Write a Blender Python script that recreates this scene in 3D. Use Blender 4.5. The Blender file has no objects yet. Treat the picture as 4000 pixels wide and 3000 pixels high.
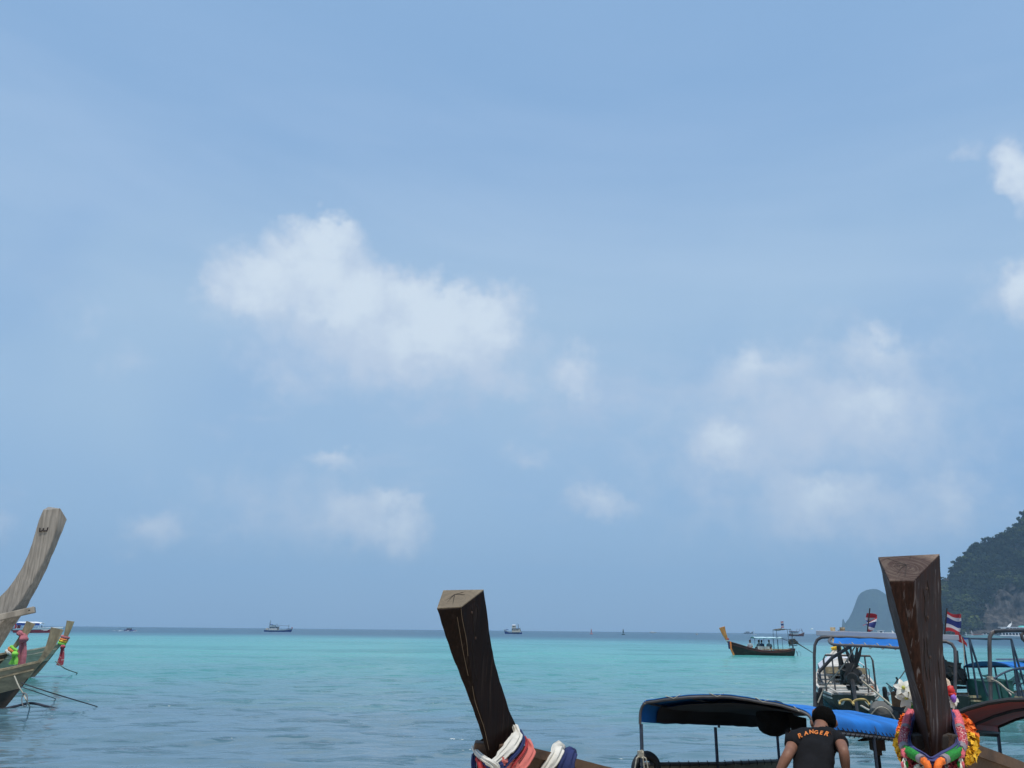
import bpy, bmesh, math, random
import numpy as np
from mathutils import Vector, Matrix, Euler, Quaternion, noise
V = Vector
R = math.radians
SC = bpy.context.scene
COL = SC.collection
random.seed(7)

# ------------------------------------------------------------------ camera
FPX = 3139.0                      # focal length in pixels of a 4000 px wide picture
EYE = V((0, 0, 2.2))
HOR0, HSL = 2462.1, 0.01006       # horizon row at the middle column, and its slope
PITCH = math.atan((HOR0 - 1500) / FPX)
ROLL = math.atan(HSL)
fw = V((0, math.cos(PITCH), math.sin(PITCH)))
up0 = V((0, -math.sin(PITCH), math.cos(PITCH)))
rt0 = V((1, 0, 0))
rt = rt0 * math.cos(ROLL) + up0 * math.sin(ROLL)
up = up0 * math.cos(ROLL) - rt0 * math.sin(ROLL)
cam = bpy.data.cameras.new('camera')
cam.sensor_width = 36.0
cam.lens = 36.0 * FPX / 4000
cam.clip_start = 0.05
cam.clip_end = 40000
co = bpy.data.objects.new('camera', cam)
COL.objects.link(co)
m = Matrix((rt, up, -fw)).transposed().to_4x4()
m.translation = EYE
co.matrix_world = m
SC.camera = co

def ray(px, py):
    return fw + rt * ((px - 2000) / FPX) - up * ((py - 1500) / FPX)
def at(px, py, Y):
    """world point seen at photo pixel (px,py) when it stands Y metres out from the beach"""
    d = ray(px, py)
    return EYE + d * (Y / d.y)
def on(px, py, z=0.0):
    d = ray(px, py)
    return EYE + d * ((z - EYE.z) / d.z)
def hz(px):
    return HOR0 + HSL * (px - 2000)
def ground(px, Y, z=0.0):
    """point at height z standing Y metres out, in the column px"""
    py = hz(px)
    for _ in range(6):
        p = at(px, py, Y)
        py += (p.z - z) * 3283 / Y
    return at(px, py, Y)

# ------------------------------------------------------------------ light
SUN_EL, SUN_AZ = 72.0, 165.0      # azimuth from +Y (straight out to sea), + to the right
w = bpy.data.worlds.new('World')
SC.world = w
w.use_nodes = True
w.cycles.sampling_method = 'MANUAL'
w.cycles.sample_map_resolution = 256
sl = bpy.data.lights.new('sun', 'SUN')
sl.energy = 3.6
sl.angle = R(0.6)
sl.color = (1.0, 0.95, 0.87)
so = bpy.data.objects.new('sun', sl)
COL.objects.link(so)
sd = V((math.sin(R(SUN_AZ)) * math.cos(R(SUN_EL)), math.cos(R(SUN_AZ)) * math.cos(R(SUN_EL)), math.sin(R(SUN_EL))))
so.rotation_euler = sd.to_track_quat('Z', 'Y').to_euler()
so.location = (0, 0, 60)
SC.view_settings.view_transform = 'Standard'
SC.view_settings.look = 'None'
SC.view_settings.exposure = 0.0
SC.view_settings.gamma = 1.0
SC.view_settings.use_curve_mapping = False
SC.render.engine = 'CYCLES'
SC.cycles.use_denoising = True
SC.cycles.sample_clamp_indirect = 2.0
SC.cycles.sample_clamp_direct = 4.0
SC.cycles.caustics_reflective = False
SC.cycles.caustics_refractive = False
SC.cycles.max_bounces = 6
SC.cycles.volume_bounces = 0
SC.cycles.transparent_max_bounces = 8

# ------------------------------------------------------------------ node helper
class NT:
    def __init__(s, tree):
        s.t = tree; s.n = tree.nodes; s.l = tree.links
    def node(s, kind, **kw):
        n = s.n.new(kind)
        for k, v in kw.items():
            setattr(n, k, v)
        return n
    def link(s, a, b):
        s.l.new(a, b)
    def put(s, sock, v):
        if hasattr(v, 'is_output'):
            s.l.new(v, sock)
        elif isinstance(v, (tuple, list)) and sock.type == 'RGBA' and len(v) == 3:
            sock.default_value = (*v, 1)
        else:
            sock.default_value = v
    def math(s, op, a, b=0.0, c=0.0, clamp=False):
        n = s.node('ShaderNodeMath', operation=op, use_clamp=clamp)
        s.put(n.inputs[0], a); s.put(n.inputs[1], b); s.put(n.inputs[2], c)
        return n.outputs[0]
    def vm(s, op, a, b=(0, 0, 0), out=0):
        n = s.node('ShaderNodeVectorMath', operation=op)
        s.put(n.inputs[0], a)
        if op == 'SCALE':
            s.put(n.inputs[3], b)
        else:
            s.put(n.inputs[1], b)
        return n.outputs['Value'] if op in ('LENGTH', 'DOT_PRODUCT', 'DISTANCE') else n.outputs[0]
    def mix(s, f, a, b, blend='MIX'):
        n = s.node('ShaderNodeMix', data_type='RGBA', blend_type=blend)
        s.put(n.inputs[0], f); s.put(n.inputs[6], a); s.put(n.inputs[7], b)
        return n.outputs[2]
    def step(s, x, lo, hi, a=0.0, b=1.0, kind='SMOOTHSTEP'):
        n = s.node('ShaderNodeMapRange', interpolation_type=kind)
        for i, v in enumerate((x, lo, hi, a, b)):
            s.put(n.inputs[i], v)
        return n.outputs[0]
    def noise(s, vec, scale, detail=4, rough=0.55, dist=0.0, col=False):
        n = s.node('ShaderNodeTexNoise')
        if vec is not None:
            s.put(n.inputs['Vector'], vec)
        s.put(n.inputs['Scale'], scale); s.put(n.inputs['Detail'], detail)
        s.put(n.inputs['Roughness'], rough); s.put(n.inputs['Distortion'], dist)
        return n.outputs['Color'] if col else n.outputs['Fac']
    def comb(s, x, y, z):
        n = s.node('ShaderNodeCombineXYZ')
        s.put(n.inputs[0], x); s.put(n.inputs[1], y); s.put(n.inputs[2], z)
        return n.outputs[0]
    def sep(s, v):
        n = s.node('ShaderNodeSeparateXYZ'); s.put(n.inputs[0], v)
        return n.outputs

# ------------------------------------------------------------------ sky
def build_sky():
    T = NT(w.node_tree)
    for n in list(T.n):
        T.n.remove(n)
    out = T.node('ShaderNodeOutputWorld')
    bg = T.node('ShaderNodeBackground')
    bg.inputs[1].default_value = 0.1
    T.link(bg.outputs[0], out.inputs[0])
    sky = T.node('ShaderNodeTexSky', sky_type='NISHITA')
    sky.sun_disc = False
    sky.sun_elevation = R(SUN_EL)
    sky.sun_rotation = R(SUN_AZ)
    sky.altitude = 0
    sky.air_density = 1.0
    sky.dust_density = 1.0
    sky.ozone_density = 1.0
    tc = T.node('ShaderNodeTexCoord')
    d = T.vm('NORMALIZE', tc.outputs['Generated'])
    x, y, z = T.sep(d)
    el = T.math('ARCSINE', z)
    az = T.math('ARCTAN2', x, y)
    # tropical haze: the clear-air gradient is evened out towards one pale blue
    base = T.mix(SKY_EVEN, T.mix(1.0, sky.outputs[0], SKY_TINT, 'MULTIPLY'), SKY_PALE)
    # thin high veil in long streaks
    vs = T.comb(T.math('MULTIPLY', az, 1.1), T.math('ADD', T.math('MULTIPLY', el, 6.0), T.math('MULTIPLY', az, 0.55)), 0.0)
    veil = T.noise(vs, 1.05, 4, 0.55, 0.3)
    vhi = T.math('MULTIPLY', T.step(el, 0.12, 0.45), T.step(el, 0.42, 0.74, 1.0, 0.12))
    veil = T.math('MULTIPLY', T.step(veil, 0.25, 0.85), vhi)
    base = T.mix(T.math('MULTIPLY', veil, 0.62), base, (5.0, 6.4, 8.5))
    # broad milky haze, uneven, thickest a third of the way up
    mv = T.noise(d, 1.7, 3, 0.5, 0.5)
    milk = T.math('MULTIPLY', T.step(mv, 0.30, 0.68), T.math('MULTIPLY', T.step(el, 0.0, 0.13, 0.25, 1.0), T.step(el, 0.34, 0.62, 1.0, 0.0)))
    base = T.mix(T.math('MULTIPLY', milk, 0.55), base, (4.65, 6.3, 7.85))
    # warped coordinates for cumulus edges
    w1 = T.vm('SUBTRACT', T.noise(d, 9.0, 4, 0.6, 0.0, True), (0.5, 0.5, 0.5))
    w2 = T.vm('SUBTRACT', T.noise(d, 34.0, 3, 0.6, 0.0, True), (0.5, 0.5, 0.5))
    warp = T.vm('ADD', T.vm('SCALE', w1, 0.085), T.vm('SCALE', w2, 0.05))
    q = T.vm('ADD', T.comb(az, el, 0.0), warp)
    def ae(px, py):
        r = ray(px, py).normalized()
        return math.atan2(r.x, r.y), math.asin(r.z)
    def blobs(lst, soft_base=False):
        acc = None
        for px, py, rx, ry, wt in lst:
            a, e = ae(px, py)
            dv = T.vm('DIVIDE', T.vm('SUBTRACT', q, (a, e, 0)), (rx / FPX * 0.97, ry / FPX * 0.95, 1))
            if soft_base:
                bx_, by_, _ = T.sep(dv)
                dv = T.comb(bx_, T.math('MAXIMUM', by_, T.math('MULTIPLY', by_, 0.55)), 0.0)
            else:
                dv = T.vm('MULTIPLY', dv, (1, 1, 0))
            v = T.math('MULTIPLY', T.math('SUBTRACT', 1.0, T.vm('LENGTH', dv)), wt)
            acc = v if acc is None else T.math('SMOOTH_MAX', acc, v, 0.12)
        return acc
    fb = T.noise(d, 24.0, 6, 0.6)
    fine = T.math('MULTIPLY', T.math('SUBTRACT', fb, 0.5), 0.55)
    # the grey-blue body and the lit heads of the nearer cumulus
    body = blobs(CL_BODY)
    body = T.step(T.math('ADD', body, T.math('MULTIPLY', fine, 1.7)), 0.05, 0.95)
    hraw = T.math('ADD', blobs(CL_HEAD, True), T.math('MULTIPLY', fine, 0.7))
    head = T.step(hraw, 0.01, 0.56)
    lit = T.mix(T.step(T.math('ADD', hraw, T.math('MULTIPLY', T.math('SUBTRACT', T.noise(d, 15.0, 4, 0.6), 0.5), 1.1)), 0.2, 0.85), (5.7, 6.75, 8.2), (7.0, 8.0, 9.0))
    # broken cumulus low all round the horizon
    dz = T.comb(x, y, T.math('MULTIPLY', z, 2.3))
    lown = T.noise(dz, 5.2, 7, 0.6, 0.35)
    lowm = T.math('MULTIPLY', T.step(el, 0.055, 0.14), T.step(el, 0.24, 0.42, 1.0, 0.0))
    low = T.math('MULTIPLY', T.step(lown, 0.49, 0.74), lowm)
    base = T.mix(T.math('MULTIPLY', low, 0.7), base, (5.1, 6.1, 7.8))
    base = T.mix(T.math('MULTIPLY', body, 0.85), base, (5.75, 6.7, 8.15))
    base = T.mix(T.math('MULTIPLY', head, 0.95), base, lit)
    T.link(base, bg.inputs[0])

SKY_EVEN = 0.78
SKY_TINT = (1.0, 1.0, 1.0)
SKY_PALE = (2.95, 5.0, 7.95)
# (pixel column, row, half width, half height, weight): where each cumulus stands in the sky
CL_BODY = [(1550, 1380, 860, 280, 1.0), (3150, 1650, 950, 450, 0.85), (1150, 2000, 750, 240, 0.55), (3300, 1980, 850, 260, 0.75), (1080, 1110, 300, 200, 1.0), (1400, 1180, 420, 260, 1.0), (1750, 1300, 420, 230, 1.0),
           (1500, 1450, 620, 150, 0.8), (1080, 1450, 200, 130, 0.6), (1950, 1480, 420, 130, 0.7), (2250, 1430, 190, 180, 0.75),
           (880, 1080, 120, 130, 0.7), (1280, 1820, 170, 110, 0.75), (1350, 2040, 330, 150, 0.75), (1560, 2040, 190, 140, 0.8),
           (590, 2060, 170, 120, 0.6), (880, 2110, 150, 80, 0.5), (280, 1230, 130, 110, 0.45), (470, 1400, 130, 100, 0.35),
           (2830, 1740, 260, 150, 0.8), (3050, 1420, 420, 170, 0.65), (3480, 1450, 420, 190, 0.65), (3200, 1950, 420, 180, 0.75), (2380, 1950, 240, 120, 0.6),
           (2070, 1790, 170, 80, 0.5), (3650, 1900, 330, 170, 0.65), (2700, 1900, 260, 110, 0.5), (3780, 620, 110, 60, 0.5), (3980, 690, 110, 160, 0.9),
           (3960, 1130, 170, 170, 0.7), (-20, 2040, 110, 90, 0.6)]
CL_HEAD = [(1270, 915, 240, 140, 1.1), (1230, 1020, 330, 200, 1.1), (1040, 1060, 300, 150, 0.85), (1410, 1130, 360, 180, 1.1), (1600, 1120, 220, 140, 1.0), (1700, 1210, 320, 160, 1.05),
           (1880, 1220, 240, 140, 0.95), (1640, 1300, 460, 140, 1.0), (870, 1080, 110, 110, 0.5), (2840, 1690, 200, 90, 0.75), (1290, 1790, 150, 55, 0.62), (3990, 690, 90, 120, 0.8),
           (3400, 1540, 320, 110, 0.55), (1580, 2020, 170, 105, 0.66), (1400, 2010, 280, 90, 0.52), (4000, 1060, 90, 150, 0.7), (2270, 1420, 120, 120, 0.52), (3230, 1930, 300, 110, 0.55), (590, 2040, 150, 85, 0.5), (2950, 1420, 260, 100, 0.48), (3420, 1370, 240, 90, 0.48), (2380, 1930, 170, 70, 0.45), (3700, 1900, 220, 100, 0.4)]
build_sky()

# ------------------------------------------------------------------ materials
MATS = {}
def mat(name, col, rough=0.6, var=0.18, scale=6.0, stretch=(1, 1, 1), col2=None, mixlo=0.35, mixhi=0.7, bump=0.0, bscale=None,
        metal=0.0, spec=0.5, stain=None, stain_scale=1.5, stain_lo=0.5, stain_hi=0.72, coat=0.0, trans=0.0):
    if name in MATS:
        return MATS[name]
    mt = bpy.data.materials.new(name)
    mt.use_nodes = True
    T = NT(mt.node_tree)
    p = T.n['Principled BSDF']
    tc = T.node('ShaderNodeTexCoord')
    vec = T.vm('MULTIPLY', tc.outputs['Object'], stretch)
    nz = T.noise(vec, scale, 5, 0.6)
    c1 = tuple(max(0, c * (1 - var)) for c in col)
    c2 = col2 if col2 else tuple(min(1, c * (1 + var)) for c in col)
    c = T.mix(T.step(nz, mixlo, mixhi), c1, c2)
    if stain:
        sn = T.noise(tc.outputs['Object'], stain_scale, 6, 0.62, 0.6)
        c = T.mix(T.step(sn, stain_lo, stain_hi), c, stain)
    T.put(p.inputs['Base Color'], c)
    rn = T.math('ADD', rough, T.math('MULTIPLY', T.math('SUBTRACT', nz, 0.5), 0.25), clamp=True)
    T.put(p.inputs['Roughness'], rn)
    p.inputs['Metallic'].default_value = metal
    p.inputs['Specular IOR Level'].default_value = spec
    if coat:
        p.inputs['Coat Weight'].default_value = coat
    if trans:
        p.inputs['Transmission Weight'].default_value = trans
    if bump:
        b = T.node('ShaderNodeBump')
        b.inputs['Strength'].default_value = bump
        b.inputs['Distance'].default_value = 0.01
        bn = T.noise(vec, bscale or scale * 2.5, 6, 0.65)
        T.link(bn, b.inputs['Height'])
        T.link(b.outputs[0], p.inputs['Normal'])
    MATS[name] = mt
    return mt

# ------------------------------------------------------------------ mesh helper
ROOT = {}
class MB:
    def __init__(s):
        s.v = []; s.f = []; s.mi = []
    def add(s, vs, fs, mi=0):
        o = len(s.v)
        s.v += [V(p) for p in vs]
        s.f += [tuple(i + o for i in f) for f in fs]
        s.mi += [mi] * len(fs)
        return s
    def grid(s, rows, cu=False, cv=False, mi=0):
        n = len(rows[0]); k = len(rows)
        vs = [p for r in rows for p in r]
        fs = []
        for i in range(k if cv else k - 1):
            for j in range(n if cu else n - 1):
                a = i * n + j; b = i * n + (j + 1) % n
                c = ((i + 1) % k) * n + (j + 1) % n; d = ((i + 1) % k) * n + j
                fs.append((a, b, c, d))
        return s.add(vs, fs, mi)
    def loft(s, secs, caps=True, mi=0):
        o = len(s.v)
        s.grid(secs, cu=True, mi=mi)
        n = len(secs[0])
        if caps:
            s.f.append(tuple(o + i for i in reversed(range(n)))); s.mi.append(mi)
            s.f.append(tuple(o + (len(secs) - 1) * n + i for i in range(n))); s.mi.append(mi)
        return s
    def tube(s, pts, r, n=8, caps=True, closed=False, flat=1.0, mi=0):
        pts = [V(p) for p in pts]
        k = len(pts)
        rs = r if isinstance(r, (list, tuple)) else [r] * k
        secs = []
        prev = None
        for i, p in enumerate(pts):
            if closed:
                t = pts[(i + 1) % k] - pts[i - 1]
            else:
                t = pts[min(i + 1, k - 1)] - pts[max(i - 1, 0)]
            t.normalize()
            if prev is None:
                a = V((0, 0, 1)) if abs(t.z) < 0.9 else V((1, 0, 0))
                u = (a - t * a.dot(t)).normalized()
            else:
                u = prev - t * prev.dot(t)
                u = u.normalized() if u.length > 1e-6 else V((1, 0, 0))
            prev = u
            b = t.cross(u)
            secs.append([p + (u * math.cos(6.28318 * j / n) * flat + b * math.sin(6.28318 * j / n)) * rs[i] for j in range(n)])
        if closed:
            return s.grid(secs, cu=True, cv=True, mi=mi)
        return s.loft(secs, caps, mi)
    def box(s, c, size, rot=None, mi=0):
        c = V(c); hx, hy, hz_ = size[0] / 2, size[1] / 2, size[2] / 2
        vs = [V((x, y, z)) for x in (-hx, hx) for y in (-hy, hy) for z in (-hz_, hz_)]
        if rot is not None:
            q = rot if isinstance(rot, (Quaternion, Matrix)) else Euler(rot).to_matrix()
            vs = [q @ p for p in vs]
        return s.add([p + c for p in vs], [(0, 1, 3, 2), (4, 6, 7, 5), (0, 4, 5, 1), (2, 3, 7, 6), (0, 2, 6, 4), (1, 5, 7, 3)], mi)
    def bar(s, p, q, wd, ht, upv=(0, 0, 1), mi=0):
        p, q = V(p), V(q)
        t = (q - p).normalized()
        u = V(upv); u = (u - t * u.dot(t)).normalized()
        b = t.cross(u)
        sec = lambda o: [o + b * (wd / 2) + u * (ht / 2), o - b * (wd / 2) + u * (ht / 2), o - b * (wd / 2) - u * (ht / 2), o + b * (wd / 2) - u * (ht / 2)]
        return s.loft([sec(p), sec(q)], True, mi)
    def ball(s, c, r, n=12, k=8, rot=None, jit=0.0, seed=0, mi=0):
        c = V(c)
        r = r if isinstance(r, (tuple, list)) else (r, r, r)
        rows = []
        for i in range(k + 1):
            th = math.pi * i / k
            row = []
            for j in range(n):
                ph = 6.28318 * j / n
                d = V((math.sin(th) * math.cos(ph), math.sin(th) * math.sin(ph), math.cos(th)))
                f = 1 + jit * noise.noise(d * 2.1 + V((seed * 7.3, seed * 3.1, 0)))
                p = V((d.x * r[0] * f, d.y * r[1] * f, d.z * r[2] * f))
                if rot is not None:
                    p = (rot if isinstance(rot, (Quaternion, Matrix)) else Euler(rot).to_matrix()) @ p
                row.append(c + p)
            rows.append(row)
        return s.grid(rows, cu=True, mi=mi)
    def lathe(s, c, prof, n=14, axis=None, mi=0):
        c = V(c)
        q = V(axis).normalized().to_track_quat('Z', 'Y') if axis is not None else Quaternion()
        rows = [[c + q @ V((r * math.cos(6.28318 * j / n), r * math.sin(6.28318 * j / n), h)) for j in range(n)] for r, h in prof]
        return s.loft(rows, True, mi)
    def sheet(s, rows, th=0.01, mi=0):
        """a cloth or board with real thickness from a grid of points"""
        k, n = len(rows), len(rows[0])
        rows = [[V(p) for p in r] for r in rows]
        nor = []
        for i in range(k):
            nr = []
            for j in range(n):
                a = rows[min(i + 1, k - 1)][j] - rows[max(i - 1, 0)][j]
                b = rows[i][min(j + 1, n - 1)] - rows[i][max(j - 1, 0)]
                c = a.cross(b)
                nr.append(c.normalized() if c.length > 1e-9 else V((0, 0, 1)))
            nor.append(nr)
        A = [[rows[i][j] + nor[i][j] * th / 2 for j in range(n)] for i in range(k)]
        B = [[rows[i][j] - nor[i][j] * th / 2 for j in range(n)] for i in range(k)]
        o = len(s.v)
        s.grid(A, mi=mi)
        o2 = len(s.v)
        s.grid([list(reversed(r)) for r in B], mi=mi)
        ia = lambda i, j: o + i * n + j
        ib = lambda i, j: o2 + i * n + (n - 1 - j)
        for j in range(n - 1):
            s.f.append((ia(0, j + 1), ia(0, j), ib(0, j), ib(0, j + 1))); s.mi.append(mi)
            s.f.append((ia(k - 1, j), ia(k - 1, j + 1), ib(k - 1, j + 1), ib(k - 1, j))); s.mi.append(mi)
        for i in range(k - 1):
            s.f.append((ia(i, 0), ia(i + 1, 0), ib(i + 1, 0), ib(i, 0))); s.mi.append(mi)
            s.f.append((ia(i + 1, n - 1), ia(i, n - 1), ib(i, n - 1), ib(i + 1, n - 1))); s.mi.append(mi)
        return s
    def data(s, name, mats, inv=None, smooth=True, angle=42):
        vs = [(inv @ p) if inv is not None else p for p in s.v]
        me = bpy.data.meshes.new(name)
        me.from_pydata([tuple(p) for p in vs], [], s.f)
        for mt in (mats if isinstance(mats, (list, tuple)) else [mats]):
            me.materials.append(mt)
        if any(s.mi):
            me.polygons.foreach_set('material_index', s.mi)
        bm = bmesh.new(); bm.from_mesh(me)
        bmesh.ops.recalc_face_normals(bm, faces=bm.faces)
        bm.to_mesh(me); bm.free()
        if smooth:
            me.shade_smooth()
            me.set_sharp_from_angle(angle=R(angle))
        me.update()
        return me
    def build(s, name, mats, parent=None, local=False, smooth=True, angle=42, bevel=0.0):
        """one mesh object; points are world points unless local"""
        root = parent
        while root is not None and root.parent is not None:
            root = root.parent
        inv = None
        if root is not None and not local:
            inv = ROOT[root.name].inverted()
        o = bpy.data.objects.new(name, s.data(name, mats, inv, smooth, angle))
        COL.objects.link(o)
        if parent is not None:
            o.parent = parent
        if bevel:
            b = o.modifiers.new('bevel', 'BEVEL')
            b.width = bevel; b.segments = 2; b.limit_method = 'ANGLE'; b.angle_limit = R(35)
        return o
    def single(s, name, mats, label, cat, group=None, smooth=True, angle=42, bevel=0.0):
        """a thing that is one mesh, its origin at the middle of its base"""
        xs = [p.x for p in s.v]; ys = [p.y for p in s.v]; zs = [p.z for p in s.v]
        org = V(((min(xs) + max(xs)) / 2, (min(ys) + max(ys)) / 2, min(zs)))
        for p in s.v:
            p -= org
        o = s.build(name, mats, None, True, smooth, angle, bevel)
        o.location = org
        ROOT[o.name] = Matrix.Translation(org)
        return tag(o, label, cat, group)

def tag(o, label=None, cat=None, group=None, kind=None):
    if label: o['label'] = label
    if cat: o['category'] = cat
    if group: o['group'] = group
    if kind: o['kind'] = kind
    return o
def thing(name, label, cat, loc=(0, 0, 0), rz=0.0, group=None, rx=0.0, ry=0.0):
    o = bpy.data.objects.new(name, None)
    o.empty_display_size = 0.3
    COL.objects.link(o)
    o.location = loc
    o.rotation_euler = (rx, ry, rz)
    ROOT[o.name] = Matrix.LocRotScale(V(loc), Euler((rx, ry, rz)), None)
    return tag(o, label, cat, group)
def copy_tree(o, parent=None):
    c = o.copy()
    COL.objects.link(c)
    if parent is not None:
        c.parent = parent
    for ch in [k for k in o.children]:
        copy_tree(ch, c)
    return c
def lerp(a, b, t):
    return a + (b - a) * t
def interp(tab, x):
    """piecewise linear table [(x, y..)], y may be a tuple"""
    if x <= tab[0][0]: return tab[0][1]
    for (x0, y0), (x1, y1) in zip(tab, tab[1:]):
        if x <= x1:
            t = (x - x0) / (x1 - x0)
            if isinstance(y0, (int, float)): return y0 + (y1 - y0) * t
            return type(y0)(a + (b - a) * t for a, b in zip(y0, y1))
    return tab[-1][1]
def smooth_pts(pts, n=6):
    """Catmull-Rom through points"""
    pts = [V(p) for p in pts]
    out = []
    for i in range(len(pts) - 1):
        p0 = pts[max(i - 1, 0)]; p1 = pts[i]; p2 = pts[i + 1]; p3 = pts[min(i + 2, len(pts) - 1)]
        for k in range(n):
            t = k / n
            out.append(0.5 * ((2 * p1) + (p2 - p0) * t + (2 * p0 - 5 * p1 + 4 * p2 - p3) * t * t + (3 * p1 - p0 - 3 * p2 + p3) * t ** 3))
    out.append(pts[-1])
    return out
# ================================================================== SETTING
def water_mat():
    mt = bpy.data.materials.new('sea_water')
    mt.use_nodes = True
    T = NT(mt.node_tree)
    p = T.n['Principled BSDF']
    g = T.node('ShaderNodeNewGeometry')
    x, y, z = T.sep(g.outputs['Position'])
    dist = T.vm('LENGTH', T.comb(x, y, 0.0))
    ld = T.math('LOGARITHM', dist, 10.0)
    # bands run along the shore; break them up with noise stretched along it
    lv = T.comb(T.math('DIVIDE', x, T.math('MULTIPLY', dist, 0.55)), T.math('MULTIPLY', ld, 7.0), 0.0)
    bn = T.noise(lv, 1.6, 6, 0.6, 0.3)
    tilt = T.math('MULTIPLY', T.math('DIVIDE', x, dist), 0.22)
    u = T.math('ADD', T.math('ADD', ld, tilt), T.math('MULTIPLY', T.math('SUBTRACT', bn, 0.5), 0.34))
    cr = T.node('ShaderNodeValToRGB')
    e = cr.color_ramp.elements
    stops = WATER_STOPS
    e[0].position = stops[0][0]; e[0].color = (*stops[0][1], 1)
    e[1].position = stops[-1][0]; e[1].color = (*stops[-1][1], 1)
    for pos, c in stops[1:-1]:
        k = e.new(pos); k.color = (*c, 1)
    T.put(cr.inputs[0], T.math('DIVIDE', T.math('SUBTRACT', u, 0.8), 2.4))
    # greener streaks where the sand lies shallow
    gs = T.noise(lv, 2.3, 4, 0.5, 0.2)
    gm = T.math('MULTIPLY', T.step(gs, 0.47, 0.64), T.math('MULTIPLY', T.step(ld, 1.45, 1.65), T.step(ld, 2.0, 2.35, 1.0, 0.0)))
    c = T.mix(T.math('MULTIPLY', gm, 0.8), cr.outputs[0], (0.030, 0.215, 0.205))
    T.put(p.inputs['Base Color'], c)
    p.inputs['IOR'].default_value = 1.33
    T.put(p.inputs['Roughness'], T.step(ld, 1.1, 2.4, 0.06, 0.3, 'LINEAR'))
    T.put(p.inputs['Specular IOR Level'], T.step(ld, 1.3, 1.8, 0.5, 0.24))
    pos = g.outputs['Position']
    st = T.vm('MULTIPLY', pos, (0.42, 1.0, 1.0))
    n1 = T.noise(st, 2.6, 3, 0.5, 0.6)
    n2 = T.noise(st, 9.0, 2, 0.5)
    n3 = T.noise(st, 0.5, 3, 0.5)
    h = T.math('ADD', T.math('MULTIPLY', n1, 0.017), T.math('MULTIPLY', n2, 0.005))
    h = T.math('ADD', h, T.math('MULTIPLY', n3, 0.10))
    n4 = T.noise(T.vm('MULTIPLY', pos, (0.55, 1.5, 1.0)), 1.15, 3, 0.5, 0.4)
    hump = T.math('MULTIPLY', T.step(n4, 0.56, 0.72), T.step(ld, 1.5, 2.0, 0.13, 0.06))
    h = T.math('ADD', h, hump)
    b = T.node('ShaderNodeBump')
    b.inputs['Distance'].default_value = 1.0
    T.put(b.inputs['Strength'], T.step(ld, 1.2, 2.6, 0.75, 1.0, 'LINEAR'))
    T.link(h, b.inputs['Height'])
    T.link(b.outputs[0], p.inputs['Normal'])
    return mt

WATER_STOPS = [(0.0, (0.075, 0.125, 0.165)), (0.22, (0.075, 0.155, 0.190)), (0.36, (0.070, 0.265, 0.255)), (0.48, (0.074, 0.325, 0.305)),
               (0.60, (0.080, 0.295, 0.315)), (0.66, (0.045, 0.165, 0.220)), (0.70, (0.024, 0.090, 0.145)), (1.0, (0.022, 0.080, 0.135))]

def build_sea():
    rr = [6.0]
    while rr[-1] < 90: rr.append(rr[-1] * 1.0062)
    while rr[-1] < 5600: rr.append(rr[-1] * 1.045)
    an = np.radians(np.arange(-70, 70.01, 0.26))
    r = np.array(rr)[:, None]; a = an[None, :]
    X = r * np.sin(a); Y = r * np.cos(a)
    Z = np.zeros_like(X)
    rng = np.random.RandomState(5)
    for k in range(26):
        L = 0.55 * 1.16 ** k * (0.9 + 0.2 * rng.rand())
        if L > 9: L = 1 + 5 * rng.rand()
        th = rng.normal(0, 0.55)
        kx, ky = math.sin(th) * 6.283 / L, math.cos(th) * 6.283 / L
        amp = 0.0066 * L ** 0.8 if L < 3 else 0.004 * L ** 0.8
        fade = np.clip((L / (r * 0.0062) - 2.5) / 3.0, 0, 1)
        env = 0.6 + 0.4 * np.sin(X * 0.21 * (k % 5 + 1) * 0.3 + k) * np.sin(Y * 0.17 + 2 * k)
        s = np.sin(kx * X + ky * Y + rng.rand() * 6.28)
        Z += amp * fade * env * (s + 0.25 * (s * s - 0.5) * 2)
    Z *= np.clip((r - 6) / 3, 0, 1) * np.clip((400 - r) / 250, 0, 1)
    k, n = X.shape
    vs = np.stack([X, Y, Z], -1).reshape(-1, 3)
    idx = np.arange(k * n).reshape(k, n)
    fs = np.stack([idx[:-1, :-1], idx[:-1, 1:], idx[1:, 1:], idx[1:, :-1]], -1).reshape(-1, 4)
    me = bpy.data.meshes.new('sea')
    me.vertices.add(len(vs)); me.vertices.foreach_set('co', vs.ravel())
    me.loops.add(len(fs) * 4); me.loops.foreach_set('vertex_index', fs[:, ::-1].ravel())
    me.polygons.add(len(fs)); me.polygons.foreach_set('loop_start', np.arange(len(fs)) * 4)
    me.update(calc_edges=True)
    me.shade_smooth()
    me.materials.append(water_mat())
    o = bpy.data.objects.new('sea', me)
    COL.objects.link(o)
    tag(o, 'turquoise shallow sea turning dark blue at the horizon', kind='structure')
build_sea()

def build_beach():
    rows = []
    for j in range(40):
        y = -30 + j * 1.35
        row = []
        for i in range(61):
            x = -60 + i * 2
            z = 0.085 * (7.6 - y) if y > 0 else 0.646 - 0.02 * y
            z += 0.05 * noise.noise(V((x * 0.4, y * 0.5, 0)))
            row.append((x, y, max(z, -1.6)))
        rows.append(row)
    mb = MB().grid(rows)
    o = mb.build('beach', mat('beach_sand', (0.55, 0.47, 0.36), 0.9, 0.12, 3.0, bump=0.4))
    tag(o, 'pale sand beach sloping into the shallow water', kind='structure')
build_beach()

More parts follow.
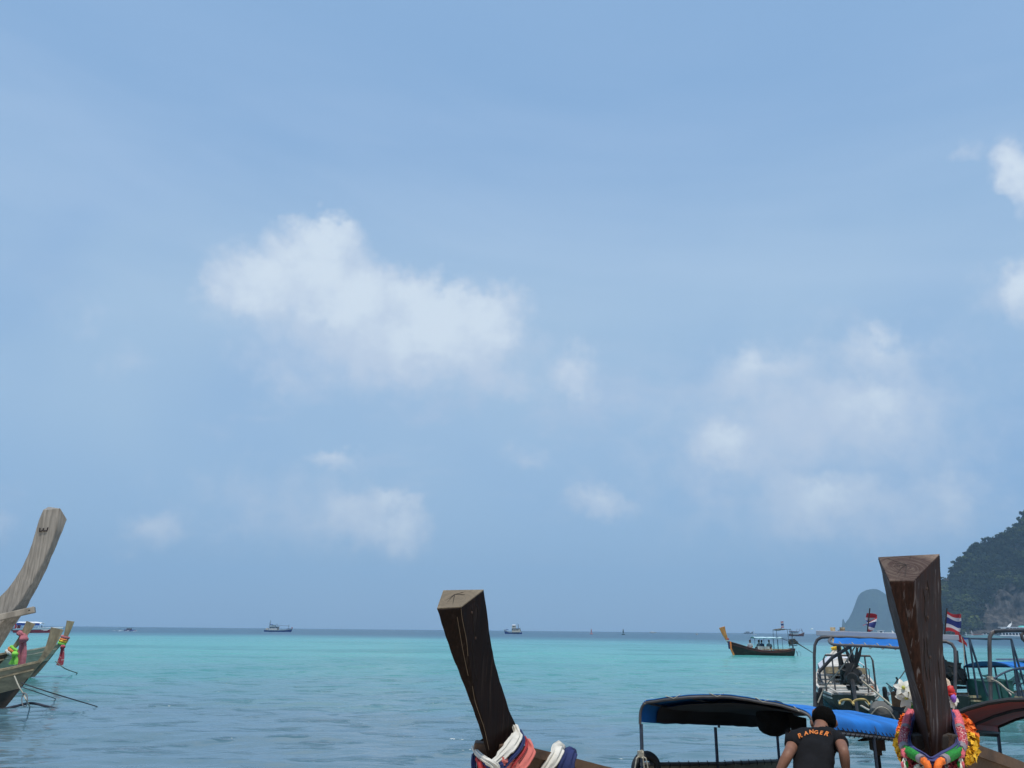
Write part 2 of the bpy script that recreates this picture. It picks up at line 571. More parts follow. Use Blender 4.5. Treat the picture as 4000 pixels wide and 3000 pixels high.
# ------------------------------------------------------------------ islands
def rock_mat(name, wood, rock, lo, hi, sc, attr=None):
    mt = bpy.data.materials.new(name)
    mt.use_nodes = True
    T = NT(mt.node_tree)
    p = T.n['Principled BSDF']
    g = T.node('ShaderNodeNewGeometry')
    pos = g.outputs['Position']
    n1 = T.noise(pos, sc, 7, 0.62, 0.5)
    n2 = T.noise(T.vm('MULTIPLY', pos, (1, 1, 0.14)), sc * 5, 7, 0.68)
    nz = T.sep(g.outputs['Normal'])[2]
    m1 = T.math('SUBTRACT', n1, T.math('MULTIPLY', nz, 0.25))
    f = T.step(m1, lo, hi)
    if attr:
        f = T.step(T.math('ADD', T.node('ShaderNodeAttribute', attribute_name=attr).outputs['Fac'], T.math('MULTIPLY', T.math('SUBTRACT', n1, 0.5), 0.6)), 0.4, 0.6)
    rk = T.mix(T.step(n2, 0.40, 0.62), tuple(c * 0.28 for c in rock), rock)
    wd = T.mix(T.step(T.noise(pos, sc * 7, 5, 0.6), 0.35, 0.7), tuple(c * 0.5 for c in wood), tuple(c * 1.3 for c in wood))
    T.put(p.inputs['Base Color'], T.mix(f, wd, rk))
    p.inputs['Roughness'].default_value = 0.95
    p.inputs['Specular IOR Level'].default_value = 0.1
    b = T.node('ShaderNodeBump'); b.inputs['Strength'].default_value = 0.9; b.inputs['Distance'].default_value = 4.0
    T.link(n2, b.inputs['Height']); T.link(b.outputs[0], p.inputs['Normal'])
    return mt

def pxX(px, Y):
    return ground(px, Y, 0).x
def pxZ(px, py, Y):
    return at(px, py, Y).z

# near wooded cliff
CY = 1100.0
CLIFF = [(3585, 2460), (3600, 2400), (3620, 2320), (3650, 2278), (3700, 2262), (3722, 2225), (3750, 2192), (3768, 2168), (3800, 2140), (3830, 2124), (3870, 2118),
         (3905, 2103), (3935, 2086), (3962, 2066), (3977, 2050), (3990, 2022), (4010, 1990), (4060, 1930), (4140, 1850), (4260, 1790), (4420, 1740), (4640, 1800), (4900, 1960), (5100, 2460)]
def cliff_point(px, t):
    """t 0 at the waterline, 1 at the crest, up to 1.6 down the far side"""
    H = pxZ(px, interp(CLIFF, px), CY) + 2
    X = at(px, interp(CLIFF, px), CY).x
    if t <= 1:
        z = H * t ** 0.92
        y = CY - 95 * (1 - t) ** 1.25 * min(1, H / 60)
    else:
        z = H * max(0.0, 1 - (t - 1) / 0.6) ** 0.8
        y = CY + 160 * (t - 1)
    q = V((X * 0.018, y * 0.018, z * 0.009))
    b = noise.fractal(q, 1.0, 2.0, 5)
    b2 = noise.fractal(V((X * 0.06, y * 0.06, z * 0.02)), 1.0, 2.0, 4)
    k = min(1.0, max(0.0, (1 - t) * 3)) if t < 1 else 0
    y -= (b * 26 + b2 * 7) * k
    X += b2 * 4 * k
    return V((X, y, z))
def bare_rock(p):
    """1 where the cliff is bare"""
    f = noise.fractal(V((p.x * 0.021 + 4.0, p.y * 0.02, p.z * 0.013)), 1.0, 2.0, 4)
    lowr = max(0, 1 - p.z / 62) * 0.42
    wob_ = 22 * noise.fractal(V((p.x * .04, p.z * .03, 3.0)), 1, 2, 4)
    patch = math.exp(-(((p.x + wob_ - 634) / 24) ** 4)) * 0.46 * max(0, min(1, (66 + wob_ - p.z) / 12))
    return f + lowr + patch - 0.30
def build_cliff():
    rows = []
    pxs = [3585 + (5100 - 3585) * (i / 150) ** 1.25 for i in range(151)]
    for px in pxs:
        rows.append([cliff_point(px, t * 1.6 / 84) for t in range(85)])
    cmb = MB().grid(rows)
    bare = [max(0.0, min(1.0, 0.5 + 4 * bare_rock(v))) for v in cmb.v]
    o = cmb.build('island', rock_mat('cliff_rock', (0.012, 0.024, 0.012), (0.105, 0.098, 0.092), 0.46, 0.58, 0.03, 'bare'))
    at_ = o.data.attributes.new('bare', 'FLOAT', 'POINT')
    at_.data.foreach_set('value', bare)
    tag(o, 'steep wooded limestone cliff rising from the sea behind the ferry', kind='structure')
    # the wood on it, one mass of crowns made of leaf clumps
    rnd = random.Random(11)
    vs, fs, mi = [], [], []
    def crown(c, r, k, m):
        for _ in range(k):
            d = V((rnd.gauss(0, 1), rnd.gauss(0, 1), rnd.gauss(0.35, 1))).normalized()
            q = c + V((d.x * r, d.y * r, d.z * r * 0.75)) * rnd.uniform(0.55, 1.05)
            n = (d + V((rnd.uniform(-.7, .7), rnd.uniform(-.7, .7), rnd.uniform(-.3, .9)))).normalized()
            u = n.orthogonal().normalized(); b = n.cross(u)
            a = rnd.uniform(0, 6.28); u, b = u * math.cos(a) + b * math.sin(a), b * math.cos(a) - u * math.sin(a)
            s = r * rnd.uniform(0.22, 0.42)
            i = len(vs)
            vs.extend([q + u * s, q + b * s * 0.8 + n * s * 0.2, q - u * s * 0.9, q - b * s * 0.8 - n * s * 0.15])
            fs.append((i, i + 1, i + 2, i + 3)); mi.append(m)
    cnt = 0
    for _ in range(3400):
        px = rnd.uniform(3590, 4300)
        t = rnd.uniform(0.02, 1.08)
        p = cliff_point(px, t)
        if bare_rock(p) > rnd.uniform(-0.05, 0.24):
            continue
        r = rnd.uniform(2.6, 6.4) * (0.75 if t > 0.95 else 1.0)
        g_ = noise.fractal(V((p.x * .03, p.y * .03, p.z * .03 + 7)), 1, 2, 3) + rnd.uniform(-.25, .25)
        crown(p + V((0, -r * 0.35, r * 0.2)), r, 34, 0 if g_ < -.12 else 1 if g_ < .12 else 2 if g_ < .36 else 3)
        cnt += 1
    mb = MB(); mb.v = vs; mb.f = fs; mb.mi = mi
    me = bpy.data.meshes.new('jungle')
    me.from_pydata([tuple(v) for v in vs], [], fs)
    for c in ((0.007, 0.016, 0.007), (0.015, 0.029, 0.010), (0.034, 0.054, 0.015), (0.062, 0.082, 0.022)):
        me.materials.append(mat('jungle_leaf_%d' % int(c[0] * 1000), c, 0.8, 0.35, 0.25, spec=0.15))
    me.polygons.foreach_set('material_index', mi)
    o = bpy.data.objects.new('jungle', me)
    COL.objects.link(o)
    tag(o, 'dense dark green jungle covering the cliff', kind='stuff')
build_cliff()

# single trees standing clear of the crest
ORD = ['first', 'second', 'third', 'fourth', 'fifth', 'sixth', 'seventh', 'eighth', 'ninth', 'tenth', 'eleventh', 'twelfth', 'thirteenth', 'fourteenth']
def ridge_tree(px, h, spread, seed, kind=0):
    rnd = random.Random(seed)
    base = cliff_point(px, 1.0) - V((0, 2, 3))
    root = thing('ridge_tree', '%s tree along the cliff crest against the sky, counted from the garlanded prow' % ORD[seed - 40], 'tree', base, 0, 'trees on the crest of the cliff')
    h *= rnd.uniform(.55, .85); spread *= rnd.uniform(.6, .9)
    top = base + V((rnd.uniform(-1, 1), 0, h))
    mb = MB().tube(smooth_pts([base, base.lerp(top, 0.5) + V((rnd.uniform(-.8, .8), 0, 0)), top], 4), [0.5 - 0.035 * i for i in range(9)], 6)
    limbs = []
    for k in range(4):
        q = base.lerp(top, rnd.uniform(0.55, 0.9))
        e = q + V((rnd.uniform(-1, 1) * spread, rnd.uniform(-.6, .6) * spread, rnd.uniform(0.1, 0.5) * spread))
        mb.tube([q, q.lerp(e, 0.5) + V((0, 0, 0.3)), e], [0.22, 0.16, 0.08], 5)
        limbs.append(e)
    mb.build('trunk', mat('tree_bark', (0.06, 0.05, 0.04), 0.9), root)
    vs, fs = [], []
    for c in limbs + [top]:
        rr = spread * rnd.uniform(0.42, 0.7)
        for _ in range(90):
            d = V((rnd.gauss(0, 1), rnd.gauss(0, 1), rnd.gauss(0.0, .9))).normalized()
            q = c + V((d.x, d.y, d.z * 0.85)) * rr * rnd.uniform(0.3, 1.0)
            n = V((rnd.gauss(0, 1), rnd.gauss(0, 1), rnd.gauss(0, 1))).normalized()
            u = n.orthogonal().normalized(); b = n.cross(u); s = rnd.uniform(0.35, 0.8)
            i = len(vs)
            vs += [q + u * s, q + b * s * .8, q - u * s, q - b * s * .8]; fs.append((i, i + 1, i + 2, i + 3))
    cm = MB(); cm.add(vs, fs)
    cm.build('crown', mat('tree_leaf', (0.024, 0.045, 0.02), 0.8, 0.35, 0.3, spec=0.15), root, smooth=False)
for i, (px, h, sp) in enumerate([(3716, 9, 3.6), (3728, 13, 5), (3742, 10, 4), (3766, 8, 4), (3790, 8, 4), (3812, 8, 4), (3846, 8, 5), (3866, 9, 5), (3893, 10, 3.5), (3915, 9, 5), (3941, 9, 5), (3966, 8, 5), (3979, 11, 4), (3992, 8, 4)]):
    ridge_tree(px, h, sp, 40 + i)

# far island, faded by the air
def far_island(name, prof, Y, label, depth):
    rows = []
    x0, x1 = prof[0][0], prof[-1][0]
    for i in range(90):
        px = lerp(x0, x1, i / 89)
        H = max(1.0, at(px, interp(prof, px), Y).z)
        X = at(px, interp(prof, px), Y).x
        row = []
        for t in range(50):
            s = t / 49 * 2
            if s <= 1:
                z = H * s; y = Y - depth * (1 - s) ** 1.4
            else:
                z = H * (2 - s); y = Y + depth * (s - 1)
            k = min(1, (1 - abs(1 - s)) * 2.2) if s != 1 else 0
            k = max(0, 1 - s) * 2.5 if s < 1 else 0
            f = noise.fractal(V((X * 0.006, y * 0.004, z * 0.003)), 1, 2, 5)
            row.append(V((X + f * 10 * min(1, k), y - f * depth * 0.4 * min(1, k), z - 1)))
        rows.append(row)
    o = MB().grid(rows).build(name, rock_mat(name + '_rock', (0.03, 0.05, 0.03), (0.22, 0.21, 0.19), 0.52, 0.66, 0.008))
    tag(o, label, kind='structure')
D0 = -7   # the horizon bows in the photograph; rows are taken from the sea line
far_island('far_island', [(3292, 2474), (3298, 2455), (3306, 2430), (3322, 2405), (3335, 2375), (3345, 2345), (3352, 2325), (3365, 2310), (3385, 2300), (3408, 2296), (3425, 2297), (3440, 2304), (3456, 2316),
                          (3475, 2326), (3510, 2345), (3560, 2380), (3620, 2440), (3660, 2474)], 4200, 'steep round-topped island far off, blue with haze, behind the boats', 180)
far_island('sea_stack', [(3286, 2474), (3289, 2440), (3291, 2418), (3294, 2416), (3299, 2428), (3303, 2445), (3306, 2474)], 4150, 'narrow rock needle standing at the foot of the far blue island', 25)

# ------------------------------------------------------------------ air
def build_haze():
    mb = MB()
    x0, x1, y0, y1, z0, z1 = -6200, 6200, -120, 6000, -3.2, 420
    vs = [(x, y, z) for x in (x0, x1) for y in (y0, y1) for z in (z0, z1)]
    mb.add(vs, [(0, 1, 3, 2), (4, 6, 7, 5), (0, 4, 5, 1), (2, 3, 7, 6), (0, 2, 6, 4), (1, 5, 7, 3)])
    mt = bpy.data.materials.new('air_haze')
    mt.use_nodes = True
    T = NT(mt.node_tree)
    for n in list(T.n):
        if n.type != 'OUTPUT_MATERIAL': T.n.remove(n)
    out = [n for n in T.n if n.type == 'OUTPUT_MATERIAL'][0]
    pv = T.node('ShaderNodeVolumePrincipled')
    pv.inputs['Color'].default_value = HAZE_COL
    pv.inputs['Density'].default_value = HAZE_D
    pv.inputs['Anisotropy'].default_value = 0.0
    T.link(pv.outputs[0], out.inputs['Volume'])
    o = mb.build('haze', mt, smooth=False)
    tag(o, 'thin blue sea haze in the air', kind='stuff')
HAZE_COL = (0.47, 0.74, 1.0, 1)
HAZE_D = 0.00018
build_haze()
# ================================================================== MATERIALS FOR THINGS
W_GREY = mat('weathered_grey_wood', (0.30, 0.265, 0.22), 0.85, 0.3, 2.2, (4, 4, 0.6), bump=0.6, bscale=9, stain=(0.12, 0.105, 0.08), stain_scale=2.2, spec=0.25)
W_TAN = mat('tan_weathered_wood', (0.38, 0.285, 0.17), 0.8, 0.3, 2.5, (3, 3, 1), bump=0.5, bscale=9, stain=(0.14, 0.11, 0.075), stain_scale=1.8, spec=0.25)
W_DARK = mat('dark_stained_wood', (0.020, 0.013, 0.010), 0.55, 0.4, 3.0, (5, 5, 0.7), bump=0.5, bscale=10, spec=0.35)
W_BROWN = mat('old_brown_wood', (0.105, 0.062, 0.038), 0.7, 0.35, 2.6, (2, 2, 2), bump=0.5, bscale=14, stain=(0.045, 0.03, 0.022), stain_scale=3, spec=0.3)
W_HULL = mat('hull_brown_paint', (0.052, 0.030, 0.022), 0.6, 0.35, 2.0, (1, 1, 3), bump=0.3, stain=(0.10, 0.085, 0.06), stain_scale=1.6, stain_lo=0.55, stain_hi=0.8, spec=0.3)
W_WHITE = mat('chalky_white_boat_paint', (0.52, 0.49, 0.44), 0.75, 0.2, 3.0, bump=0.4, stain=(0.24, 0.20, 0.16), stain_scale=2.6, stain_lo=0.5, stain_hi=0.7)
W_GREEN = mat('green_black_hull', (0.050, 0.047, 0.036), 0.6, 0.35, 3.0, stain=(0.12, 0.11, 0.08), stain_scale=2.5, stain_lo=0.55)
W_ORANGE = mat('orange_varnish_wood', (0.62, 0.22, 0.05), 0.5, 0.25, 3.0, (3, 3, 1))
W_DECK = mat('pale_deck_boards', (0.42, 0.36, 0.27), 0.85, 0.2, 2.0, (1, 6, 1), bump=0.4, stain=(0.25, 0.2, 0.15), stain_scale=2)
W_RED = mat('dark_red_boat_paint', (0.14, 0.03, 0.022), 0.6, 0.3, 2.0)
ALGAE = mat('wet_algae_wood', (0.028, 0.030, 0.018), 0.4, 0.4, 3.0)
PIPE = mat('grey_painted_pipe', (0.10, 0.095, 0.095), 0.55, 0.3, 5.0, metal=0.3, stain=(0.17, 0.10, 0.06), stain_scale=4, stain_lo=0.56)
PIPE_BLUE = mat('blue_grey_pipe', (0.05, 0.065, 0.095), 0.55, 0.3, 5.0, metal=0.2)
STEEL = mat('galvanised_steel', (0.36, 0.36, 0.36), 0.4, 0.2, 8.0, metal=0.7)
BLACK = mat('black_engine_iron', (0.016, 0.015, 0.014), 0.55, 0.5, 6.0, bump=0.5, spec=0.4)
RUST = mat('rusty_orange_iron', (0.20, 0.085, 0.025), 0.7, 0.4, 6.0, bump=0.4)
RUBBER = mat('black_rubber', (0.014, 0.014, 0.015), 0.65, 0.3, 10.0, bump=0.3)
TARP_BLUE = mat('blue_tarpaulin', (0.013, 0.145, 0.47), 0.6, 0.2, 2.0, bump=0.45, bscale=5, spec=0.2)
TARP_RED = mat('faded_red_tarpaulin', (0.33, 0.055, 0.06), 0.6, 0.2, 3.0, bump=0.3, bscale=7)
TARP_TAN = mat('tan_canvas', (0.30, 0.25, 0.17), 0.85, 0.2, 4.0, bump=0.4)
TARP_TEAL = mat('teal_awning_cloth', (0.05, 0.14, 0.17), 0.7, 0.25, 3.0)
GREEN_TARP = mat('dark_green_canvas', (0.012, 0.075, 0.058), 0.6, 0.3, 3.0, bump=0.4, bscale=6)
ROPE = mat('pale_rope', (0.44, 0.40, 0.31), 0.9, 0.25, 60.0, bump=0.6)
ROPE_DARK = mat('dark_wet_rope', (0.035, 0.035, 0.04), 0.8, 0.3, 40.0)
ROPE_YEL = mat('yellow_rope', (0.48, 0.36, 0.13), 0.85, 0.2, 50.0)
WHITE = mat('white_gloss_paint', (0.78, 0.78, 0.76), 0.35, 0.06, 2.0)
WHITE_CLOTH = mat('white_cloth', (0.62, 0.59, 0.52), 0.9, 0.15, 8.0, bump=0.5, bscale=20, stain=(0.40, 0.34, 0.26), stain_scale=6, stain_lo=0.6)
BLUE_CLOTH = mat('navy_blue_cloth', (0.012, 0.022, 0.095), 0.85, 0.2, 8.0, bump=0.5, bscale=20)
RED_CLOTH = mat('red_cloth', (0.42, 0.035, 0.035), 0.85, 0.2, 8.0, bump=0.5, bscale=20)
CORAL_CLOTH = mat('faded_coral_cloth', (0.58, 0.15, 0.12), 0.9, 0.15, 8.0, bump=0.5, bscale=20)
PINK_CLOTH = mat('faded_pink_cloth', (0.42, 0.13, 0.15), 0.9, 0.2, 8.0, bump=0.4)
LIME_CLOTH = mat('lime_green_cloth', (0.25, 0.62, 0.08), 0.85, 0.15, 8.0, bump=0.4)
ORANGE_CLOTH = mat('orange_cloth', (0.72, 0.22, 0.06), 0.85, 0.15, 8.0, bump=0.4)
YELLOW_CLOTH = mat('yellow_cloth', (0.76, 0.46, 0.04), 0.85, 0.15, 8.0)
GLASS = mat('dark_window_glass', (0.02, 0.03, 0.05), 0.12, 0.2, 2.0, spec=0.6)
B_WHITE = mat('trawler_white', (0.55, 0.58, 0.58), 0.6, 0.15, 0.8, stain=(0.32, 0.30, 0.27), stain_scale=0.8)
B_BLUE = mat('trawler_blue', (0.020, 0.055, 0.25), 0.55, 0.2, 0.8)
B_RED = mat('trawler_red_brown', (0.15, 0.045, 0.04), 0.65, 0.25, 0.8)
B_AQUA = mat('pale_aqua_house', (0.34, 0.46, 0.52), 0.6, 0.12, 0.8)
B_GREY = mat('mast_grey', (0.08, 0.085, 0.10), 0.6, 0.2, 1.0)
B_CREAM = mat('cream_house', (0.50, 0.47, 0.38), 0.6, 0.15, 0.8)
SKIN = mat('brown_skin', (0.20, 0.092, 0.055), 0.55, 0.12, 14.0, spec=0.35, bump=0.15, bscale=60)
HAIR = mat('short_black_hair', (0.0045, 0.004, 0.0035), 0.95, 0.4, 120.0, bump=0.8, bscale=300, spec=0.06)
SHIRT = mat('charcoal_cotton', (0.011, 0.011, 0.0125), 0.95, 0.2, 10.0, bump=0.5, bscale=26, spec=0.12)

# ================================================================== LONGTAIL BOATS
B_TAB = [(0, .60), (.08, .72), (.2, .88), (.45, 1.0), (.68, .90), (.80, .72), (.9, .45), (.96, .22), (1, .045)]
S_TAB = [(0, .60), (.15, .50), (.3, .45), (.5, .46), (.7, .60), (.85, .84), (.94, 1.05), (1, 1.25)]
K_TAB = [(0, -.16), (.1, -.30), (.85, -.34), (.94, -.28), (1, -.14)]
class Hull:
    def __init__(h, L, B, rake=0.8, stab=S_TAB, sz=1.0):
        h.L, h.B, h.rake, h.stab, h.sz = L, B, rake, stab, sz
    def b(h, u): return interp(B_TAB, u) * h.B
    def s(h, u): return interp(h.stab, u) * h.sz
    def k(h, u): return interp(K_TAB, u)
    def pt(h, u, v, side=1, off=0.0):
        """v 0 keel .. 1 sheer; off pushes outwards"""
        b, s, k = h.b(u), h.s(u), h.k(u)
        bow = max(0, (u - 0.6) / 0.4)
        f = lerp(math.sin(v * math.pi / 2) ** 0.75, v ** 1.15, bow)
        x = -h.L * (1 - u) + h.rake * (v - 0.1) * u ** 7
        if u < 0.1: x -= 0.12 * v * (1 - u / 0.1)
        return V((x, side * (b * f + off * (1 - 0.3 * bow)), k + (s - k) * v ** 1.1 + off * -0.1))

def longtail(name, label, cat, loc, heading, L=8.5, B=0.82, rake=0.8, hull_m=W_HULL, in_m=W_TAN, rail_m=W_BROWN, stem_m=W_TAN, deck_m=W_DECK,
             planks=False, stem=True, deck=True, thwarts=4, ribs=0, pitch=0.0, roll=0.0, sz=1.0, group=None, stem_h=1.15, stem_w=1.0, stem_lean=0.55, stab=S_TAB, beam=True, lowband=None, floor=True, low_m=None, tdrop=0.16):
    """heading: direction of the bow in degrees from +Y, clockwise"""
    a = math.atan2(math.cos(R(heading)), math.sin(R(heading)))
    root = thing(name, label, cat, loc, a, group, R(roll), -R(pitch))
    h = Hull(L, B, rake, stab, sz)
    us = [i / 13 * 0.6 for i in range(13)] + [0.6 + 0.4 * (i / 20) for i in range(21)]
    if planks:
        vb = [0.0, 0.34, 0.52, 0.68, 0.84, 1.0]
        for side in (1, -1):
            for k in range(5):
                rows = [[h.pt(u, lerp(vb[k], min(1, vb[k + 1] + 0.02), j / 2), side, 0.010 + 0.006 * (1 - j / 2)) for j in range(3)] for u in us]
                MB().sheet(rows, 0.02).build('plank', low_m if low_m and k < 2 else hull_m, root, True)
    else:
        vs = [j / 9 for j in range(10)]
        rows = [[h.pt(u, v, 1) for v in reversed(vs)] + [h.pt(u, v, -1) for v in vs[1:]] for u in us]
        MB().sheet(rows, 0.03).build('hull', hull_m if not lowband else [hull_m], root, True)
    # transom
    tr = [h.pt(0, v, 1) for v in (1, .8, .6, .4, .2, 0)] + [h.pt(0, v, -1) for v in (.2, .4, .6, .8, 1)]
    MB().loft([[p + V((0.03, 0, 0)) for p in tr], [p - V((0.03, 0, 0)) for p in tr]]).build('transom', hull_m, root, True, smooth=False)
    for side in (1, -1):
        secs = []
        for u in us:
            p = h.pt(u, 1, side); ww = 0.05
            secs.append([p + V((0, side * 0.035, 0.03)), p + V((0, -side * 0.045, 0.03)), p + V((0, -side * 0.045, -0.03)), p + V((0, side * 0.035, -0.03))])
        MB().loft(secs).build('gunwale', rail_m, root, True, smooth=False)
        secs = []
        for u in us:
            p = h.pt(u, 0.86, side, 0.035)
            secs.append([p + V((0, side * 0.022, 0.022)), p + V((0, -side * 0.025, 0.022)), p + V((0, -side * 0.025, -0.022)), p + V((0, side * 0.022, -0.022))])
        MB().loft(secs).build('rubbing_strake', rail_m, root, True, smooth=False)
    # lining inside
    rows = [[h.pt(u, v, 1, -0.04) for v in (.97, .8, .6, .45)] + [h.pt(u, v, -1, -0.04) for v in (.45, .6, .8, .97)] for u in us if u < 0.93]
    if floor:
        MB().sheet(rows, 0.012).build('lining', in_m, root, True)
    for k in range(ribs):
        u = 0.06 + 0.78 * k / max(1, ribs - 1)
        for side in (1, -1):
            pts = [h.pt(u, v, side, -0.065) for v in (.3, .45, .6, .75, .9, .98)]
            mb = MB()
            for p, q in zip(pts, pts[1:]): mb.bar(p, q, 0.05, 0.05, (1, 0, 0))
            mb.build('rib', in_m, root, True, smooth=False)
    for k in range(thwarts):
        u = 0.14 + 0.6 * (k + 0.5) / thwarts
        b = h.b(u) * 0.93; z = h.s(u) - tdrop
        x = -L * (1 - u)
        MB().box((x, 0, z), (0.24, 2 * b, 0.035)).build('thwart', in_m, root, True, smooth=False)
    if deck:
        rows = []
        for i in range(12):
            u = 0.80 + 0.19 * i / 11
            p, q = h.pt(u, 0.97, 1, -0.03), h.pt(u, 0.97, -1, -0.03)
            rows.append([p.lerp(q, j / 6) + V((0, 0, 0.05 * math.sin(math.pi * j / 6))) for j in range(7)])
        MB().sheet(rows, 0.025).build('foredeck', deck_m, root, True)
    top = h.pt(1, 1, 1); top.y = 0
    if stem:
        z0 = h.s(1); x0 = top.x
        cv = [(h.pt(1, vv).x - .02, h.pt(1, vv).z) for vv in (0, .3, .6, .85)] + [(x0 + 0.06, z0 + 0.10), (x0 + 0.10 + stem_lean * 0.35, z0 + stem_h * 0.38), (x0 + 0.1 + stem_lean * 0.72, z0 + stem_h * 0.70), (x0 + 0.10 + stem_lean, z0 + stem_h)]
        cv = smooth_pts([V((x, 0, z)) for x, z in cv], 5)
        n = len(cv); secs = []
        for i, p in enumerate(cv):
            t = (cv[min(i + 1, n - 1)] - cv[max(i - 1, 0)]).normalized()
            nn = V((t.z, 0, -t.x))          # forward of the stem
            s = i / (n - 1)
            k_ = max(0, (s - .5) * 2); dp = lerp(0.045, 0.15, k_) * stem_w; wf = lerp(0.03, 0.055, k_) * stem_w; wb = lerp(0.045, 0.11, k_) * stem_w
            secs.append([p + nn * dp + V((0, wf, 0)), p + nn * dp - V((0, wf, 0)), p - nn * dp - V((0, wb, 0)), p - nn * dp + V((0, wb, 0))])
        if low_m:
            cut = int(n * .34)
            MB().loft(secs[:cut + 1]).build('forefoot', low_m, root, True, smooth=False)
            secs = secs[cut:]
        MB().loft(secs).build('stem', stem_m, root, True, smooth=False, bevel=0.006)
    if beam:
        u = 0.945
        b = h.b(u) + 0.14
        MB().box((h.pt(u, 1).x, 0, h.s(u) + 0.05), (0.1, 2 * b, 0.07)).build('crossbeam', rail_m, root, True, smooth=False, bevel=0.008)
    root_h[root.name] = h
    return root, h
root_h = {}

def engine(root, p, shaft_to, sc=1.0, m_=None, handle=True, seed=0):
    """truck engine on a pivot with its long shaft; p, shaft_to in boat axes"""
    m_ = m_ or BLACK
    p = V(p); shaft_to = V(shaft_to)
    rnd = random.Random(seed)
    mb = MB()
    mb.box(p, (0.62 * sc, 0.36 * sc, 0.34 * sc), (0, 0.15, 0))
    mb.box(p + V((0.03, 0, 0.23)) * sc, (0.5 * sc, 0.24 * sc, 0.16 * sc), (0, 0.15, 0))
    mb.lathe(p + V((0.33, 0, 0)) * sc, [(0.05 * sc, -0.05 * sc), (0.2 * sc, -0.04 * sc), (0.2 * sc, 0.02 * sc), (0.06 * sc, 0.05 * sc)], 14, (1, 0, 0))
    mb.lathe(p + V((-0.36, 0, -0.02)) * sc, [(0.12 * sc, -0.1 * sc), (0.16 * sc, 0), (0.13 * sc, 0.1 * sc)], 18, (-1, 0, 0))
    for k in range(16):
        q = p + V((rnd.uniform(-.34, .34), rnd.choice((-1, 1)) * rnd.uniform(.16, .24), rnd.uniform(-.16, .26))) * sc
        mb.lathe(q, [(0.05 * sc, -0.05 * sc), (0.055 * sc, 0.05 * sc)], 8, (rnd.uniform(-1, 1), rnd.uniform(-1, 1), rnd.uniform(-1, 1)))
    for k in range(13):
        a = p + V((rnd.uniform(-.3, .3), rnd.uniform(-.2, .2), rnd.uniform(0, .3))) * sc
        b = p + V((rnd.uniform(-.35, .35), rnd.uniform(-.25, .25), rnd.uniform(-.25, .2))) * sc
        mb.tube(smooth_pts([a, a.lerp(b, .5) + V((rnd.uniform(-.1, .1), rnd.uniform(-.12, .12), rnd.uniform(.02, .16))) * sc, b], 4), 0.018 * sc, 6)
    e = mb.build('engine', m_, root, True, angle=35)
    MB().box(p - V((0, 0, 0.27)) * sc, (0.7 * sc, 0.26 * sc, 0.06 * sc)).tube([p - V((0, 0, .27)) * sc, p - V((0, 0, .75)) * sc], 0.05 * sc, 8).build('engine_mount', m_, e, True)
    MB().tube(smooth_pts([p + V((.1, .14, .2)) * sc, p + V((.06, .2, .5)) * sc, p + V((.0, .2, .85)) * sc], 4), 0.032 * sc, 8).build('exhaust_pipe', m_, e, True)
    s0 = p - V((0.4, 0, 0.05)) * sc
    MB().tube([s0, s0.lerp(shaft_to, .3), shaft_to], [0.06 * sc, 0.045 * sc, 0.03 * sc], 8).build('propeller_shaft', m_, e, True)
    d = (shaft_to - s0).normalized()
    pb = MB().lathe(shaft_to, [(0.03, -0.08), (0.045, 0), (0.02, 0.08)], 8, d)
    u = d.orthogonal().normalized()
    for k in range(3):
        q = Quaternion(d, k * 2.094)
        r = q @ u; t = d.cross(r)
        pb.loft([[shaft_to + r * 0.03 + t * w1 + d * w1 * 0.6 for w1 in (-.025, .025)] + [shaft_to + r * 0.03 + t * .025 + d * .027, shaft_to + r * .03 - t * .025 - d * .003],
                 [shaft_to + r * 0.16 * sc + t * w1 + d * w1 * 0.6 for w1 in (-.06, .06)] + [shaft_to + r * .16 * sc + t * .06 + d * .048, shaft_to + r * .16 * sc - t * .06 - d * .024]])
    pb.build('propeller', STEEL, e, True)
    if handle:
        MB().tube(smooth_pts([p + V((.35, 0, .1)) * sc, p + V((.9, 0, .3)) * sc, p + V((1.3, 0, .32)) * sc], 4), 0.022 * sc, 6).build('tiller', m_, e, True)
    return e

def awning(root, x0, x1, half, z_eave, rise, m_, posts=3, base=0.45, post_m=None, post_r=0.018, valance=0.0, sag=0.02, name='awning', slope=0.0):
    """arched cloth roof on posts, in boat axes"""
    post_m = post_m or PIPE_BLUE
    rows = []
    nx = 9
    for i in range(nx):
        x = lerp(x0, x1, i / (nx - 1))
        dz = slope * (x - x0) - sag * abs(math.sin(i / (nx - 1) * math.pi * (posts - 1)))
        r = []
        if valance: r.append(V((x, -half, z_eave - valance + dz)))
        for j in range(9):
            t = j / 8 * 2 - 1
            r.append(V((x, half * t, z_eave + rise * (1 - t * t) + dz)))
        if valance: r.append(V((x, half, z_eave - valance + dz)))
        rows.append(r)
    aw = MB().sheet(rows, 0.008).build(name, m_, root, True)
    for s in (-1, 1):
        MB().tube([V((x0, s * half, z_eave - 0.02)), V((x1, s * half, z_eave - 0.02 + slope * (x1 - x0)))], post_r * 0.9, 6).build('awning_rail', post_m, root, True)
        for i in range(posts):
            x = lerp(x0, x1, i / (posts - 1))
            MB().tube([V((x, s * half * 0.98, base)), V((x, s * half, z_eave - 0.02 + slope * (x - x0)))], post_r, 6).build('post', post_m, root, True)
    return aw

